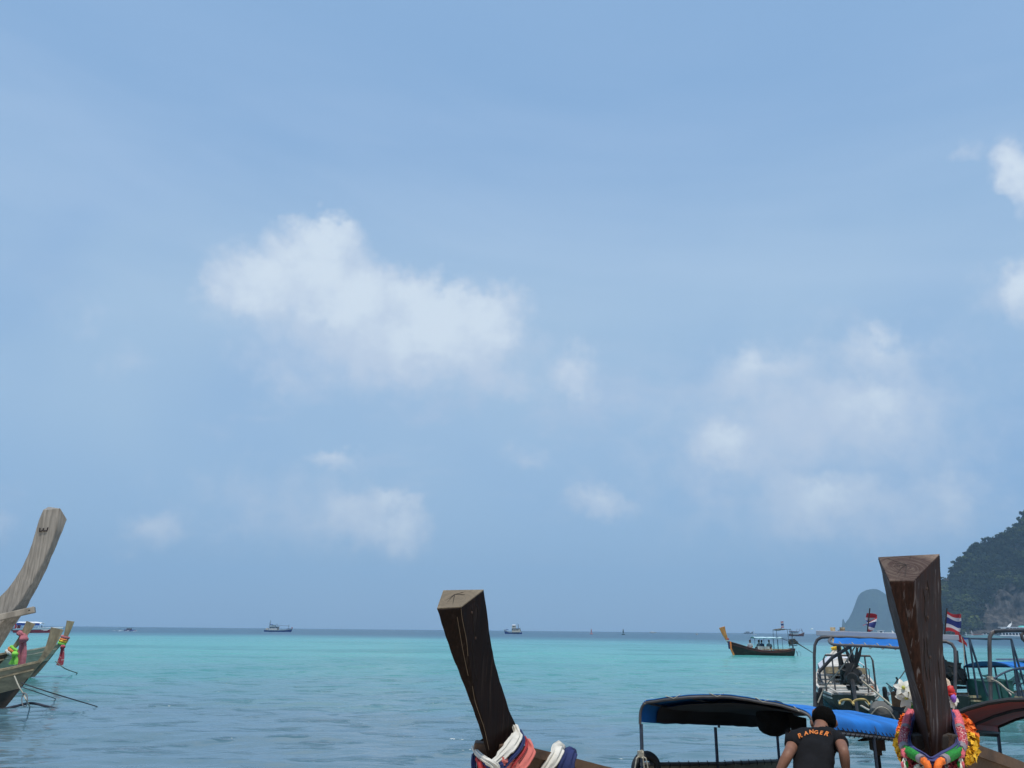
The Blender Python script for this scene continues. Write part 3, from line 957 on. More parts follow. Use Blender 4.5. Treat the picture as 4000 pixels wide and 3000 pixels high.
def sash(parts, name, label, cat='sash', group=None, loc=None):
    """a bundle of cloth bands: parts = [(part name, points, width, thickness, material)]"""
    pts = [V(p) for _, ps, _, _, _ in parts for p in ps]
    org = V((sum(p.x for p in pts) / len(pts), sum(p.y for p in pts) / len(pts), min(p.z for p in pts)))
    root = thing(name, label, cat, org, 0, group)
    for pn, ps, wd, th, m_ in parts:
        cloth_band(ps, wd, th).build(pn, m_, root)
    return root
def cloth_band(ps, wd, th, seed=0, n=26):
    """a folded band: flattened tube with pleats"""
    ps = smooth_pts(ps, 5)
    k = len(ps)
    mb = MB(); secs = []
    prev = None
    for i, p in enumerate(ps):
        t = (ps[min(i + 1, k - 1)] - ps[max(i - 1, 0)]).normalized()
        out_ = (EYE - p); out_ -= t * out_.dot(t)
        out_.normalize()
        side = t.cross(out_)
        w_ = wd[min(len(wd) - 1, int(i / k * len(wd)))] if isinstance(wd, (list, tuple)) else wd
        sec = []
        for j in range(n):
            a = 6.28318 * j / n
            pl = 1 + 0.30 * math.sin(a * 7 + i * 0.16) + 0.16 * math.sin(a * 11 - i * 0.27 + 1)
            sec.append(p + side * math.cos(a) * w_ * 0.5 + out_ * math.sin(a) * th * 0.5 * pl)
        secs.append(sec)
    return mb.loft(secs)
# ================================================================== FOREGROUND BOATS
def root_rot(heading, pitch, roll=0.0):
    a = math.atan2(math.cos(R(heading)), math.sin(R(heading)))
    return Euler((R(roll), -R(pitch), a)).to_matrix()
def loc_for(local, world, heading, pitch, roll=0.0):
    return V(world) - root_rot(heading, pitch, roll) @ V(local)
def traced(stations):
    """stations: 4 (px,py,Y) corners each -> smooth sections of world points"""
    cols = [[q + V((noise.noise(q * 14 + V((c, 0, 0))), noise.noise(q * 13 + V((0, c + 5, 0))), noise.noise(q * 15 + V((0, 0, c + 9))))) * .0045 for q in smooth_pts([at(*st[c]) for st in stations], 9)] for c in range(4)]
    return [[cols[c][i] for c in range(4)] for i in range(len(cols[0]))]
def end_face(sec, inset=0.0, lift=0.004):
    c = sum((p for p in sec), V()) / 4
    n = (sec[1] - sec[0]).cross(sec[3] - sec[0]).normalized()
    if n.z < 0: n = -n
    ring0 = [p.lerp(c, inset) - n * 0.01 for p in sec]
    ring1 = [p.lerp(c, inset) + n * lift for p in sec]
    mb = MB().loft([ring0, ring1])
    return mb, c, n

def endgrain_mat(name, c_out, c_in, centre, scale=1.0):
    mt = bpy.data.materials.new(name)
    mt.use_nodes = True
    T = NT(mt.node_tree); p = T.n['Principled BSDF']
    g = T.node('ShaderNodeNewGeometry')
    d = T.vm('SUBTRACT', g.outputs['Position'], tuple(centre))
    rr = T.vm('LENGTH', d)
    dx, dy, dz = T.sep(d)
    ang = T.math('ARCTAN2', dy, dx)
    rays = T.noise(T.comb(T.math('MULTIPLY', ang, 9.0), T.math('MULTIPLY', rr, 6.0), 0.0), 1.6, 4, 0.6)
    rings = T.noise(T.comb(T.math('MULTIPLY', rr, 90.0), T.math('MULTIPLY', ang, 0.6), 0.0), 1.0, 3, 0.5)
    blot = T.noise(g.outputs['Position'], 14.0, 5, 0.6)
    f = T.math('ADD', T.math('MULTIPLY', rr, 7.5 * scale), T.math('MULTIPLY', T.math('SUBTRACT', rays, 0.5), 0.7))
    c = T.mix(T.step(f, 0.55, 1.05), c_in, c_out)
    c = T.mix(T.math('MULTIPLY', T.step(rings, 0.45, 0.65), .8), c, tuple(k * 0.5 for k in c_out))
    c = T.mix(T.step(rays, 0.56, 0.72), c, tuple(k * 0.35 for k in c_in))
    c = T.mix(T.math('MULTIPLY', T.step(blot, 0.5, 0.75), 0.5), c, tuple(k * 0.5 for k in c_out))
    T.put(p.inputs['Base Color'], c)
    p.inputs['Roughness'].default_value = 0.9
    b = T.node('ShaderNodeBump'); b.inputs['Strength'].default_value = 0.7; b.inputs['Distance'].default_value = 0.006
    T.link(rays, b.inputs['Height']); T.link(b.outputs[0], p.inputs['Normal'])
    return mt

def streak_wood(name, base, light, amount=0.5, up_scale=0.5, lo=0.55, hi=1.5):
    """stained wood with pale salt runs down it"""
    mt = bpy.data.materials.new(name)
    mt.use_nodes = True
    T = NT(mt.node_tree); p = T.n['Principled BSDF']
    tc = T.node('ShaderNodeTexCoord')
    v = T.vm('MULTIPLY', tc.outputs['Object'], (28, 28, up_scale * 2.2))
    n1 = T.noise(v, 1.0, 5, 0.62, 1.2)
    n2 = T.noise(T.vm('MULTIPLY', tc.outputs['Object'], (60, 60, 2.0)), 1.0, 4, 0.6)
    n3 = T.noise(tc.outputs['Object'], 5.0, 4, 0.6)
    c = T.mix(T.step(n2, 0.3, 0.75), tuple(k * lo for k in base), tuple(min(1, k * hi) for k in base))
    run = T.math('MULTIPLY', T.math('MULTIPLY', T.step(n1, 0.55, 0.63), T.step(n3, 0.35, 0.6)), amount)
    c = T.mix(run, c, light)
    T.put(p.inputs['Base Color'], c)
    T.put(p.inputs['Roughness'], T.math('ADD', 0.42, T.math('MULTIPLY', n2, 0.3)))
    p.inputs['Specular IOR Level'].default_value = 0.10
    b = T.node('ShaderNodeBump'); b.inputs['Strength'].default_value = 0.45; b.inputs['Distance'].default_value = 0.004
    T.link(n2, b.inputs['Height']); T.link(b.outputs[0], p.inputs['Normal'])
    return mt

BEACHED = [(0, .62), (.3, .50), (.5, .50), (.7, .56), (.85, .70), (.94, .83), (1, .95)]

# ------------------------------------------------------------------ dark-prowed boat with the blue canopy
E_HEAD, E_PITCH = 220.0, 6.0
E_T = at(1952, 2918, 6.05)
E_loc = loc_for((0.80, 0, 0.95), E_T, E_HEAD, E_PITCH)
boatE, hE = longtail('longtail_boat', 'longtail boat with dark square-cut prow and blue canopy, nearest the middle', 'boat', E_loc, E_HEAD, L=8.6, B=0.92, hull_m=W_BROWN, rail_m=W_BROWN,
                     in_m=W_TAN, planks=True, stem=False, pitch=E_PITCH, stab=BEACHED, thwarts=4, beam=False, deck=True, deck_m=W_BROWN, group='longtail boats along the shore')
ST_E = [[(1707, 2378, 5.42), (1803, 2374, 5.42), (1892, 2304, 5.68), (1731, 2307, 5.70)],
        [(1728, 2450, 5.46), (1812, 2450, 5.46), (1903, 2380, 5.72), (1752, 2384, 5.74)],
        [(1767, 2563, 5.53), (1829, 2560, 5.53), (1917, 2490, 5.79), (1790, 2495, 5.80)],
        [(1820, 2700, 5.62), (1852, 2697, 5.62), (1944, 2625, 5.90), (1842, 2630, 5.92)],
        [(1874, 2849, 5.72), (1893, 2847, 5.72), (1998, 2790, 6.05), (1890, 2792, 6.06)],
        [(1905, 2962, 5.80), (1917, 2962, 5.80), (2046, 2900, 6.25), (1938, 2900, 6.28)],
        [(1925, 3100, 5.92), (1938, 3100, 5.92), (2060, 3060, 6.45), (1960, 3060, 6.48)],
        [(1975, 3330, 6.20), (1990, 3330, 6.20), (2095, 3300, 6.75), (2010, 3300, 6.75)]]
secE = traced(ST_E)
PROW_E = streak_wood('prow_dark_wood', (0.011, 0.0055, 0.0038), (0.05, 0.034, 0.026), 0.4)
MB().loft(secE).build('stem', PROW_E, boatE, angle=30, bevel=0.011)
mbf, cE, nE = end_face(secE[0], 0.02)
mbf.build('end_grain', endgrain_mat('tan_end_grain', (0.25, 0.20, 0.135), (0.17, 0.13, 0.085), cE, 0.6), boatE, smooth=False)
for pl in ([(1801, 2378, 5.417), (1806, 2420, 5.437), (1822, 2500, 5.49), (1828, 2563, 5.525)], [(1786, 2410, 5.436), (1796, 2470, 5.468), (1812, 2560, 5.524), (1829, 2640, 5.575)],
           [(1845, 2680, 5.60), (1856, 2740, 5.64), (1876, 2800, 5.685), (1893, 2850, 5.715), (1910, 2930, 5.775)]):
    MB().tube(smooth_pts([at(*q) for q in pl], 6), 0.0017, 5).build('crack', mat('split_pale_wood', (0.15, 0.105, 0.065), 0.85), boatE)
# bow block and beam behind the sash
MB().bar(at(1852, 2926, 5.98), at(2000, 2936, 5.98), 0.16, 0.10).build('crossbeam', W_BROWN, boatE, smooth=False, bevel=0.01)
MB().loft([[at(1856, 2905, 6.0), at(1935, 2850, 6.1), at(2035, 2880, 6.35), at(2010, 2950, 6.2)], [at(1866, 3060, 6.0), at(1935, 3060, 6.0), at(2070, 3080, 6.35), at(2010, 3080, 6.2)]]).build('bow_block', W_DARK, boatE, smooth=False)

# blue canopy on its pipe hoops (same boat)
CE_d = V((math.sin(R(40)), math.cos(R(40)), 0)); CE_L = 3.65
hoop = [(2500, 2820), (2501, 2775), (2512, 2747), (2535, 2733), (2600, 2723), (2690, 2715), (2770, 2712), (2860, 2716), (2950, 2729), (3030, 2744), (3100, 2763), (3150, 2782), (3170, 2803), (3178, 2842)]
def hoopY(px): return lerp(9.2, 8.2, (px - 2500) / 678)
h0 = [at(px, py, hoopY(px)) for px, py in hoop]
h0s = smooth_pts(h0, 3)
def canopy_row(t, sag=0.0):
    q = []
    nn = len(h0s)
    for i, p in enumerate(h0s):
        f = i / (nn - 1)
        dz = -t * lerp(0.094, 0.115, f)
        sg = sag * math.sin(math.pi * f)
        q.append(p + CE_d * t + V((0, 0, dz - sg + 0.02 * noise.noise(p * 2.2 + V((t, 0, 0))) + 0.007 * noise.noise(p * 7 + V((t * 5, t * 2, 0))))))
    return q
rows = [canopy_row(CE_L * i / 28, 0.035 * abs(math.sin(i / 28 * math.pi * 2))) for i in range(29)]
can = MB().sheet(rows, 0.006).build('canopy', TARP_BLUE, boatE)
for i, t in enumerate((0.0, CE_L / 2, CE_L)):
    pts = [p - V((0, 0, 0.024)) for p in canopy_row(t)]
    MB().tube(pts, 0.015, 8).build('hoop', PIPE if i == 0 else PIPE_BLUE, boatE)
for end in (-1,):                       # laced rail along the right-hand eave
    a, b = rows[0][end], rows[-1][end]
    MB().tube([a - V((0, 0, 0.03)), b - V((0, 0, 0.03))], 0.015, 8).build('eave_rail', PIPE, boatE)
    for k in range(26):
        q = a.lerp(b, (k + 0.5) / 26); d = (b - a).normalized()
        MB().tube([q + V((0, 0, 0.03)), q + d * 0.03 + V((0.02, -0.02, -0.02)), q + d * 0.05 - V((0, 0, 0.055))], 0.005, 5).build('lacing', ROPE_DARK, can)
for k in range(5):                         # lacing on the front hoop
    q = h0s[6 + 6 * k]; q2 = h0s[8 + 6 * k]
    MB().tube([q + V((0, 0, 0.012)), q.lerp(q2, .5) + V((0, -0.02, -0.02)), q2 + V((0, 0.02, 0.01))], 0.004, 5).build('lacing', ROPE, can)
for f in (0.34, 0.66):                     # sewn seams of the tarpaulin
    i = int(f * (len(h0s) - 1))
    MB().tube([r_[i] + V((0, 0, .004)) for r_ in rows], 0.006, 5, flat=.5).build('seam', TARP_BLUE, can)
# roof battens
for f in (0.22, 0.4, 0.6, 0.78):
    i = int(f * (len(h0s) - 1))
    MB().tube([r_[i] - V((0, 0, .022)) for r_ in rows], 0.011, 6).build('batten', PIPE_BLUE, boatE)
for t in (0.02, 1.73, 3.56):
    top = canopy_row(t)[0] - V((0, 0, 0.02))
    MB().tube([top, V((top.x, top.y, top.z - 1.05))], 0.019, 8).build('post', PIPE_BLUE, boatE)
    top = canopy_row(t)[-1] - V((0, 0, 0.02))
    MB().tube([top, V((top.x, top.y, top.z - 1.0))], 0.019, 8).build('post', PIPE_BLUE, boatE)
la = at(2506, 2986, 9.2); lb = la + CE_d * 3.6 - V((0, 0, 0.335))
MB().tube([la, la.lerp(lb, .5) - V((0, 0, .015)), lb], 0.022, 8).build('side_rail', PIPE, boatE)
rows2 = [[la.lerp(lb, i / 20) + V((0, 0, -0.015 - 0.42 * j / 4)) + V((0.012 * math.sin(i * 1.7 + j), 0.012 * math.cos(i * 1.3), 0)) for j in range(5)] for i in range(21)]
sc_ = MB().sheet(rows2, 0.008).build('side_cloth', TARP_TAN, boatE)
for k in range(16):
    q = la.lerp(lb, (k + .5) / 16)
    MB().tube([q + V((0, 0, .024)), q + V((0.015, -.026, -.005)), q + V((.01, -.012, -.04))], 0.005, 5).build('lacing', ROPE_DARK, sc_)
kt = at(2502, 2948, 9.18)
kb = MB()
for k in range(5):
    kb.tube([kt + V((.028 * math.cos(a), .028 * math.sin(a), .012 * k - .02 + .01 * math.sin(2 * a))) for a in [j * .7 for j in range(10)]], 0.008, 6)
for dx in (-.05, .05, .02):
    kb.tube([kt, kt + V((dx, -.04, -.03)), kt + V((dx * 1.5, -.04, -.16))], 0.007, 6)
kb.single('rope_knot', ROPE, 'pale rope knotted round the near canopy post of the middle boat', 'rope')
# things hung under the canopy
cb = at(3024, 2806, 10.6)
MB().ball(cb, (0.225, 0.19, 0.205), 22, 14, jit=0.14, seed=3).single('hanging_bundle', mat('black_netting', (0.010, 0.009, 0.009), 0.9, 0.5, 20, bump=1.0, bscale=50),
     'round black bundle hanging under the blue canopy', 'bundle')
MB().loft([[at(3078, 2790, 10.2), at(3150, 2805, 10.2), at(3150, 2805, 10.3), at(3078, 2790, 10.3)], [at(3090, 2850, 10.2), at(3152, 2850, 10.2), at(3152, 2850, 10.3), at(3090, 2850, 10.3)],
           [at(3092, 2930, 10.2), at(3140, 2910, 10.2), at(3140, 2910, 10.3), at(3092, 2930, 10.3)]]).single('hanging_cloth', mat('black_cloth', (0.012, 0.011, 0.011), 0.95, 0.4, 9, bump=0.5), 'black cloth hanging under the blue canopy behind the man', 'cloth')
# steering block on its pole under the far eave
q = at(3426, 2905, 10.6)
sp = thing('wooden_pole', 'short dark pole with a square block top under the blue canopy edge', 'pole', V((q.x, q.y, 0.3)))
MB().tube([q - V((0, 0, .05)), q - V((0, 0, .62))], .022, 8).build('pole', W_DARK, sp)
MB().box(q, (.16, .1, .15)).box(q - V((0, 0, .1)), (.08, .06, .06)).build('block', W_BROWN, sp, bevel=.008)
pp = [at(px, py, 9.9) for px, py in ((3352, 2893), (3372, 2889), (3410, 2884), (3450, 2884), (3478, 2887), (3495, 2889))]
MB().tube(pp, [.012, .03, .035, .032, .03, .015], 8, flat=.6).single('paddle', W_DARK, 'dark wooden paddle slung under the right edge of the blue canopy', 'paddle')
# tyre at the left post
ty = at(2524, 3004, 9.35)
MB().tube([ty + V((.12 * math.cos(a), .06 * math.cos(a), .13 * math.sin(a))) for a in [j * 6.28318 / 26 for j in range(26)]], .05, 12, closed=True).single('tyre', RUBBER, 'black tyre fender at the foot of the left canopy post', 'tyre')

# ------------------------------------------------------------------ sashes on that prow
root = sash([('white_band', [at(2012, 2838, 6.06), at(2020, 2870, 5.95), at(2000, 2905, 5.86), at(1965, 2945, 5.76), at(1925, 2982, 5.68)], (.045, .08, .085, .07, .045), .03, WHITE_CLOTH),
             ('white_band', [at(1850, 2918, 5.98), at(1858, 2935, 5.9), at(1885, 2960, 5.78), at(1918, 2980, 5.68)], (.03, .04, .04), .025, WHITE_CLOTH),
             ('blue_band', [at(2030, 2855, 6.08), at(2044, 2890, 5.98), at(2030, 2925, 5.9), at(1995, 2965, 5.8), at(1960, 3005, 5.74)], .03, .022, BLUE_CLOTH),
             ('red_band', [at(2050, 2880, 6.12), at(2058, 2905, 6.02), at(2045, 2935, 5.94), at(2010, 2978, 5.84), at(1985, 3010, 5.8)], .022, .02, RED_CLOTH),
             ('coral_band', [at(2060, 2895, 6.16), at(2072, 2925, 6.06), at(2056, 2960, 5.96), at(2022, 3000, 5.88), at(2000, 3030, 5.84)], (.05, .085, .09, .08), .03, CORAL_CLOTH),
             ('coral_band', [at(1958, 2975, 5.72), at(1985, 2985, 5.80), at(2010, 2990, 5.86), at(1975, 3040, 5.8)], (.06, .07), .025, CORAL_CLOTH),
             ('blue_band', [at(1852, 2950, 5.92), at(1850, 2985, 5.85), at(1856, 3040, 5.8)], .035, .03, BLUE_CLOTH),
             ('red_band', [at(1868, 2962, 5.84), at(1880, 2990, 5.77), at(1892, 3040, 5.76)], (.045, .055), .03, RED_CLOTH),
             ('navy_band', [at(1895, 2972, 5.76), at(1930, 3000, 5.70), at(1965, 2992, 5.72)], (.05, .06), .03, BLUE_CLOTH),
             ('knot', [at(1905, 2975, 5.67), at(1922, 2985, 5.64), at(1938, 3000, 5.65), at(1940, 3030, 5.66)], (.045, .055, .05), .05, WHITE_CLOTH)],
            'prow_sash', 'white, blue and coral cloth sashes wound round the dark middle prow', 'sash', 'cloth wound round prows')
g0 = None
for i in range(200):                     # where the gunwale crosses that column
    p_ = ROOT[boatE.name] @ hE.pt(0.97 - i * 0.002, 1, 1)
    d_ = p_ - EYE
    px_ = 2000 + FPX * d_.dot(rt) / d_.dot(fw)
    if px_ > 2172:
        g0 = p_; break
if g0 is None: g0 = at(2172, 2950, 6.8)
gd = CE_d
sash([('white_band', [g0 + V((.02, .08, .02)), g0 + V((0, 0, .075)), g0 + V((-.03, -.07, .03)), g0 + V((-.10, -.10, -.06)), g0 + V((-.15, -.12, -.16))], (.09, .1, .09, .08, .07), .05, WHITE_CLOTH),
      ('blue_band', [g0 + V((.10, .10, 0)), g0 + V((.09, .0, .055)), g0 + V((.06, -.07, .0)), g0 + V((.02, -.09, -.1)), g0 + V((.0, -.09, -.22))], (.07, .1, .12, .12), .04, BLUE_CLOTH)],
     'rail_sash', 'white and navy cloth tied over the gunwale of the middle boat', 'sash', 'cloth wound round prows')

# ------------------------------------------------------------------ right-hand prow with garlands and the red canopy
G_HEAD, G_PITCH = 217.0, 5.5
G_T = at(3648, 2890, 4.62)
G_loc = loc_for((0.80, 0, 0.95), G_T, G_HEAD, G_PITCH)
boatG, hG = longtail('longtail_boat', 'longtail boat with tall dark prow hung with garlands and a red canopy', 'boat', G_loc, G_HEAD, L=8.6, B=0.9, hull_m=W_BROWN, rail_m=W_BROWN, in_m=W_TAN,
                     planks=True, stem=False, pitch=G_PITCH, stab=BEACHED, thwarts=4, beam=False, deck=True, deck_m=W_BROWN, group='longtail boats along the shore')
ST_G = [[(3475, 2272, 4.30), (3568, 2272, 4.30), (3673, 2165, 4.56), (3430, 2177, 4.56)],
        [(3506, 2390, 4.33), (3579, 2390, 4.33), (3677, 2285, 4.60), (3456, 2295, 4.60)],
        [(3531, 2492, 4.36), (3588, 2492, 4.36), (3682, 2400, 4.63), (3480, 2408, 4.63)],
        [(3578, 2660, 4.41), (3605, 2660, 4.41), (3690, 2570, 4.69), (3524, 2578, 4.69)],
        [(3613, 2790, 4.45), (3627, 2790, 4.45), (3704, 2705, 4.74), (3556, 2710, 4.74)],
        [(3630, 2917, 4.50), (3643, 2917, 4.50), (3724, 2830, 4.82), (3575, 2832, 4.82)],
        [(3640, 3040, 4.56), (3652, 3040, 4.56), (3735, 2985, 4.95), (3590, 2985, 4.95)],
        [(3660, 3350, 4.80), (3675, 3350, 4.80), (3740, 3300, 5.20), (3640, 3300, 5.20)]]
secG = traced(ST_G)
PROW_G = streak_wood('prow_brown_wood', (0.030, 0.0125, 0.0080), (0.15, 0.125, 0.12), 0.8)
MB().loft(secG).build('stem', PROW_G, boatG, angle=30, bevel=0.009)
mbf, cG, nG = end_face(secG[0], 0.02)
mbf.build('end_grain', endgrain_mat('dark_end_grain', (0.22, 0.155, 0.115), (0.045, 0.022, 0.016), cG, 0.5), boatG, smooth=False)
def face_cracks(sec, c, n, boat, m_, rad, seed, pith):
    rnd = random.Random(seed)
    p0 = c + (sec[2] - c) * pith[0] + (sec[3] - c) * pith[1]
    for k in range(rad):
        a = rnd.uniform(0, 1) + k
        e = sec[int(a) % 4].lerp(sec[(int(a) + 1) % 4], a % 1)
        e = p0.lerp(e, rnd.uniform(.45, .92))
        mid = p0.lerp(e, .5) + V((rnd.uniform(-.008, .008), rnd.uniform(-.008, .008), 0))
        mid -= n * (mid - c).dot(n)
        MB().tube([q + n * .0035 for q in (p0, mid, e - n * (e - c).dot(n))], [.0028, .0022, .0008], 5).build('crack', m_, boat)
def side_marks(sec, boat, seed, c0, c1, nb, nc):
    '''bolt heads and long drying splits in one side of a stem, between corners c0 and c1'''
    rnd = random.Random(seed)
    nrm = lambda i: (sec[i][c1] - sec[i][c0]).cross(sec[i + 1][c0] - sec[i][c0]).normalized()
    for k in range(nc):
        f = rnd.uniform(.15, .85); i0 = rnd.randrange(2, 30); n_ = rnd.randrange(6, 14)
        pts = []
        for i in range(i0, min(i0 + n_, len(sec) - 2)):
            p = sec[i][c0].lerp(sec[i][c1], f + .02 * math.sin(i * .9 + k))
            n = nrm(i); n = n if n.dot(EYE - p) > 0 else -n
            pts.append(p + n * .0008)
        if len(pts) > 3:
            MB().tube(pts, [.0004] + [.0024] * (len(pts) - 2) + [.0004], 5).build('split', CRACK, boat)
    for k in range(nb):
        i = 6 + k * 9; p = sec[i][c0].lerp(sec[i][c1], .5 + rnd.uniform(-.15, .15))
        n = nrm(i); n = n if n.dot(EYE - p) > 0 else -n
        MB().lathe(p, [(.009, -.004), (.009, .003), (.005, .005)], 8, n).build('bolt', mat('dark_rusty_bolt', (.05, .026, .016), .8), boat)
CRACK = mat('dark_split', (.012, .008, .006), .9)
face_cracks(secE[0], cE, nE, boatE, CRACK, 7, 3, (.1, .35))
face_cracks(secG[0], cG, nG, boatG, CRACK, 8, 5, (.1, .1))
side_marks(secG, boatG, 4, 1, 2, 3, 5); side_marks(secG, boatG, 6, 0, 1, 0, 2)
side_marks(secE, boatE, 7, 1, 2, 2, 4)
MB().bar(at(3553, 2896, 4.72), at(3722, 2893, 4.72), 0.14, 0.075).build('crossbeam', mat('shaded_dark_wood', (.030, .021, .016), .8, .3, 4, bump=.4), boatG, smooth=False, bevel=0.008)
MB().loft([[at(3560, 2800, 4.84), at(3730, 2800, 4.84), at(3730, 2790, 5.0), at(3560, 2790, 5.0)], [at(3535, 2900, 4.82), at(3755, 2900, 4.82), at(3755, 2890, 5.0), at(3535, 2890, 5.0)],
           [at(3560, 3060, 4.84), at(3730, 3060, 4.84), at(3730, 3060, 5.0), at(3560, 3060, 5.0)]]).build('bow_block', W_DARK, boatG, smooth=False)  # block, like the beam, darkened for the shade beside the stem
# red canopy
rows = []
for i in range(9):
    x = -3.95 - 3.6 * i / 8
    r = [V((x, -0.80, 1.03)), V((x, -0.80, 1.10))]
    for j in range(9):
        t = j / 8 * 2 - 1
        r.append(V((x, 0.78 * t, 1.12 + 0.22 * (1 - t * t) - 0.02 * abs(math.sin(i / 8 * 6.28)))))
    r += [V((x, 0.80, 1.10)), V((x, 0.80, 1.03))]
    rows.append(r)
# in boat axes +y is the port side, which lies to our right
cr = MB().sheet(rows, 0.006).build('canopy', TARP_RED, boatG, True)
for i, m_ in ((0, RUBBER), (4, PIPE_BLUE), (8, RUBBER)):
    MB().tube([p + V((0, 0, -.012 if i else 0.0)) for p in rows[i]], 0.022, 8).build('hoop', m_, boatG, True)
for s in (-1, 1):
    MB().tube([V((-3.95, s * .8, 1.02)), V((-7.55, s * .8, 1.02))], 0.018, 8).build('eave_rail', PIPE_BLUE, boatG, True)
    for x in (-3.97, -5.55, -7.5):
        MB().tube([V((x, s * .8, 1.02)), V((x, s * .82, 0.35))], 0.022, 8).build('post', PIPE_BLUE, boatG, True)
for k in range(40):
    x = -4.0 - 3.5 * (k + .5) / 40
    MB().tube([V((x, -.81, 1.10)), V((x - .02, -.83, 1.03)), V((x - .03, -.80, .97))], 0.006, 5).build('lacing', RUBBER, cr, True)
MB().tube(smooth_pts([V((-5.55, -.84, .98)), V((-5.5, -.9, .8)), V((-5.55, -.88, .6)), V((-5.6, -.84, .45))], 6), .012, 6).build('rope', ROPE_DARK, boatG, True)

# garlands
def bead_tube(path, r, n=12, bump_=0.34, step=0.0085):
    """rounded rope of packed flower buds"""
    ps = smooth_pts(path, 8)
    L = sum((b - a).length for a, b in zip(ps, ps[1:]))
    m_ = max(6, int(L / step))
    out, k, acc = [], 0, 0.0
    res = []
    for i in range(m_ + 1):
        t = L * i / m_
        while k < len(ps) - 2 and acc + (ps[k + 1] - ps[k]).length < t:
            acc += (ps[k + 1] - ps[k]).length; k += 1
        sl_ = (ps[k + 1] - ps[k]).length
        res.append(ps[k].lerp(ps[k + 1], min(1, (t - acc) / max(sl_, 1e-6))))
    secs = []
    mb = MB()
    for i, p in enumerate(res):
        t = (res[min(i + 1, m_)] - res[max(i - 1, 0)]).normalized()
        a = V((0, -1, 0)) - t * V((0, -1, 0)).dot(t); a.normalize(); b = t.cross(a)
        secs.append([p + (a * math.cos(6.283 * (j + .5 * (i % 2)) / n) + b * math.sin(6.283 * (j + .5 * (i % 2)) / n)) * r * (1 + bump_ * ((i + j) % 2) - bump_ * .5) for j in range(n)])
    return mb.loft(secs)
def ruffle(path, r, count, seed, petal=0.02):
    """marigold heads strung close: many small petals standing off a line"""
    rnd = random.Random(seed)
    ps = smooth_pts(path, 10)
    vs, fs = [], []
    for _ in range(count):
        p = rnd.choice(ps)
        d = V((rnd.gauss(0, 1), rnd.gauss(0, 1), rnd.gauss(0, 1))).normalized()
        q = p + d * r * rnd.uniform(0.35, 1.0)
        nrm = (d + V((rnd.uniform(-.5, .5), rnd.uniform(-.5, .5), rnd.uniform(-.5, .5)))).normalized()
        u = nrm.orthogonal().normalized(); a = rnd.uniform(0, 6.28); b = nrm.cross(u)
        u, b = u * math.cos(a) + b * math.sin(a), b * math.cos(a) - u * math.sin(a)
        s = petal * rnd.uniform(.6, 1.2); i = len(vs)
        vs += [q - u * s * .5, q + b * s * .5 + nrm * s * .25, q + u * s * .6 + nrm * s * .4, q - b * s * .5 + nrm * s * .25]
        fs.append((i, i + 1, i + 2, i + 3))
    mb = MB(); mb.add(vs, fs)
    mb.tube(ps[::3] + [ps[-1]], r * .55, 8)
    return mb
F_PINK = mat('pink_buds', (0.72, 0.13, 0.16), 0.8, 0.2, 60, bump=.6, bscale=140)
F_NET = mat('crimson_white_net', (0.50, 0.04, 0.07), 0.8, 0.2, 140, col2=(0.74, 0.50, 0.46), mixlo=.5, mixhi=.62, bump=.6, bscale=160)
F_GREEN = mat('green_buds', (0.014, 0.24, 0.028), 0.8, 0.3, 80, bump=.6, bscale=140)
F_ORANGE = mat('orange_marigold', (0.82, 0.16, 0.012), 0.75, 0.25, 60)
F_YELLOW = mat('yellow_marigold', (0.76, 0.42, 0.012), 0.75, 0.25, 60)
F_BAND = mat('silver_gold_band', (0.42, 0.36, 0.30), 0.6, 0.4, 120, col2=(0.20, 0.16, 0.24))
F_CRIM = mat('dark_crimson_flowers', (0.22, 0.012, 0.02), 0.85, 0.4, 60)
F_WHITE = mat('white_petal', (0.72, 0.70, 0.62), 0.6, 0.1, 20)
F_CORE = mat('yellow_green_core', (0.45, 0.45, 0.08), 0.7, 0.2, 30)

sash_pts = [at(3569, 2780, 4.86), at(3556, 2835, 4.78), at(3547, 2893, 4.66), at(3563, 2925, 4.52), at(3602, 2950, 4.40), at(3640, 2972, 4.33), at(3688, 2947, 4.40), at(3733, 2920, 4.52), at(3746, 2890, 4.66), at(3733, 2835, 4.78), at(3720, 2780, 4.86)]
sb = thing('blue_prow_sash', 'navy blue cloth looped under the right-hand prow inside the garlands', 'sash', at(3640, 2975, 4.35), 0, 'cloth wound round prows')
cloth_band(sash_pts, (.030, .034, .036, .034, .030), .03).build('cloth', mat('blue_violet_cloth', (0.040, 0.045, 0.15), .8, .2, 12, bump=.5, bscale=30), sb)
cloth_band([p + V((0, .012, -.016)) for p in sash_pts], (.022, .026), .03).build('fold', BLUE_CLOTH, sb)

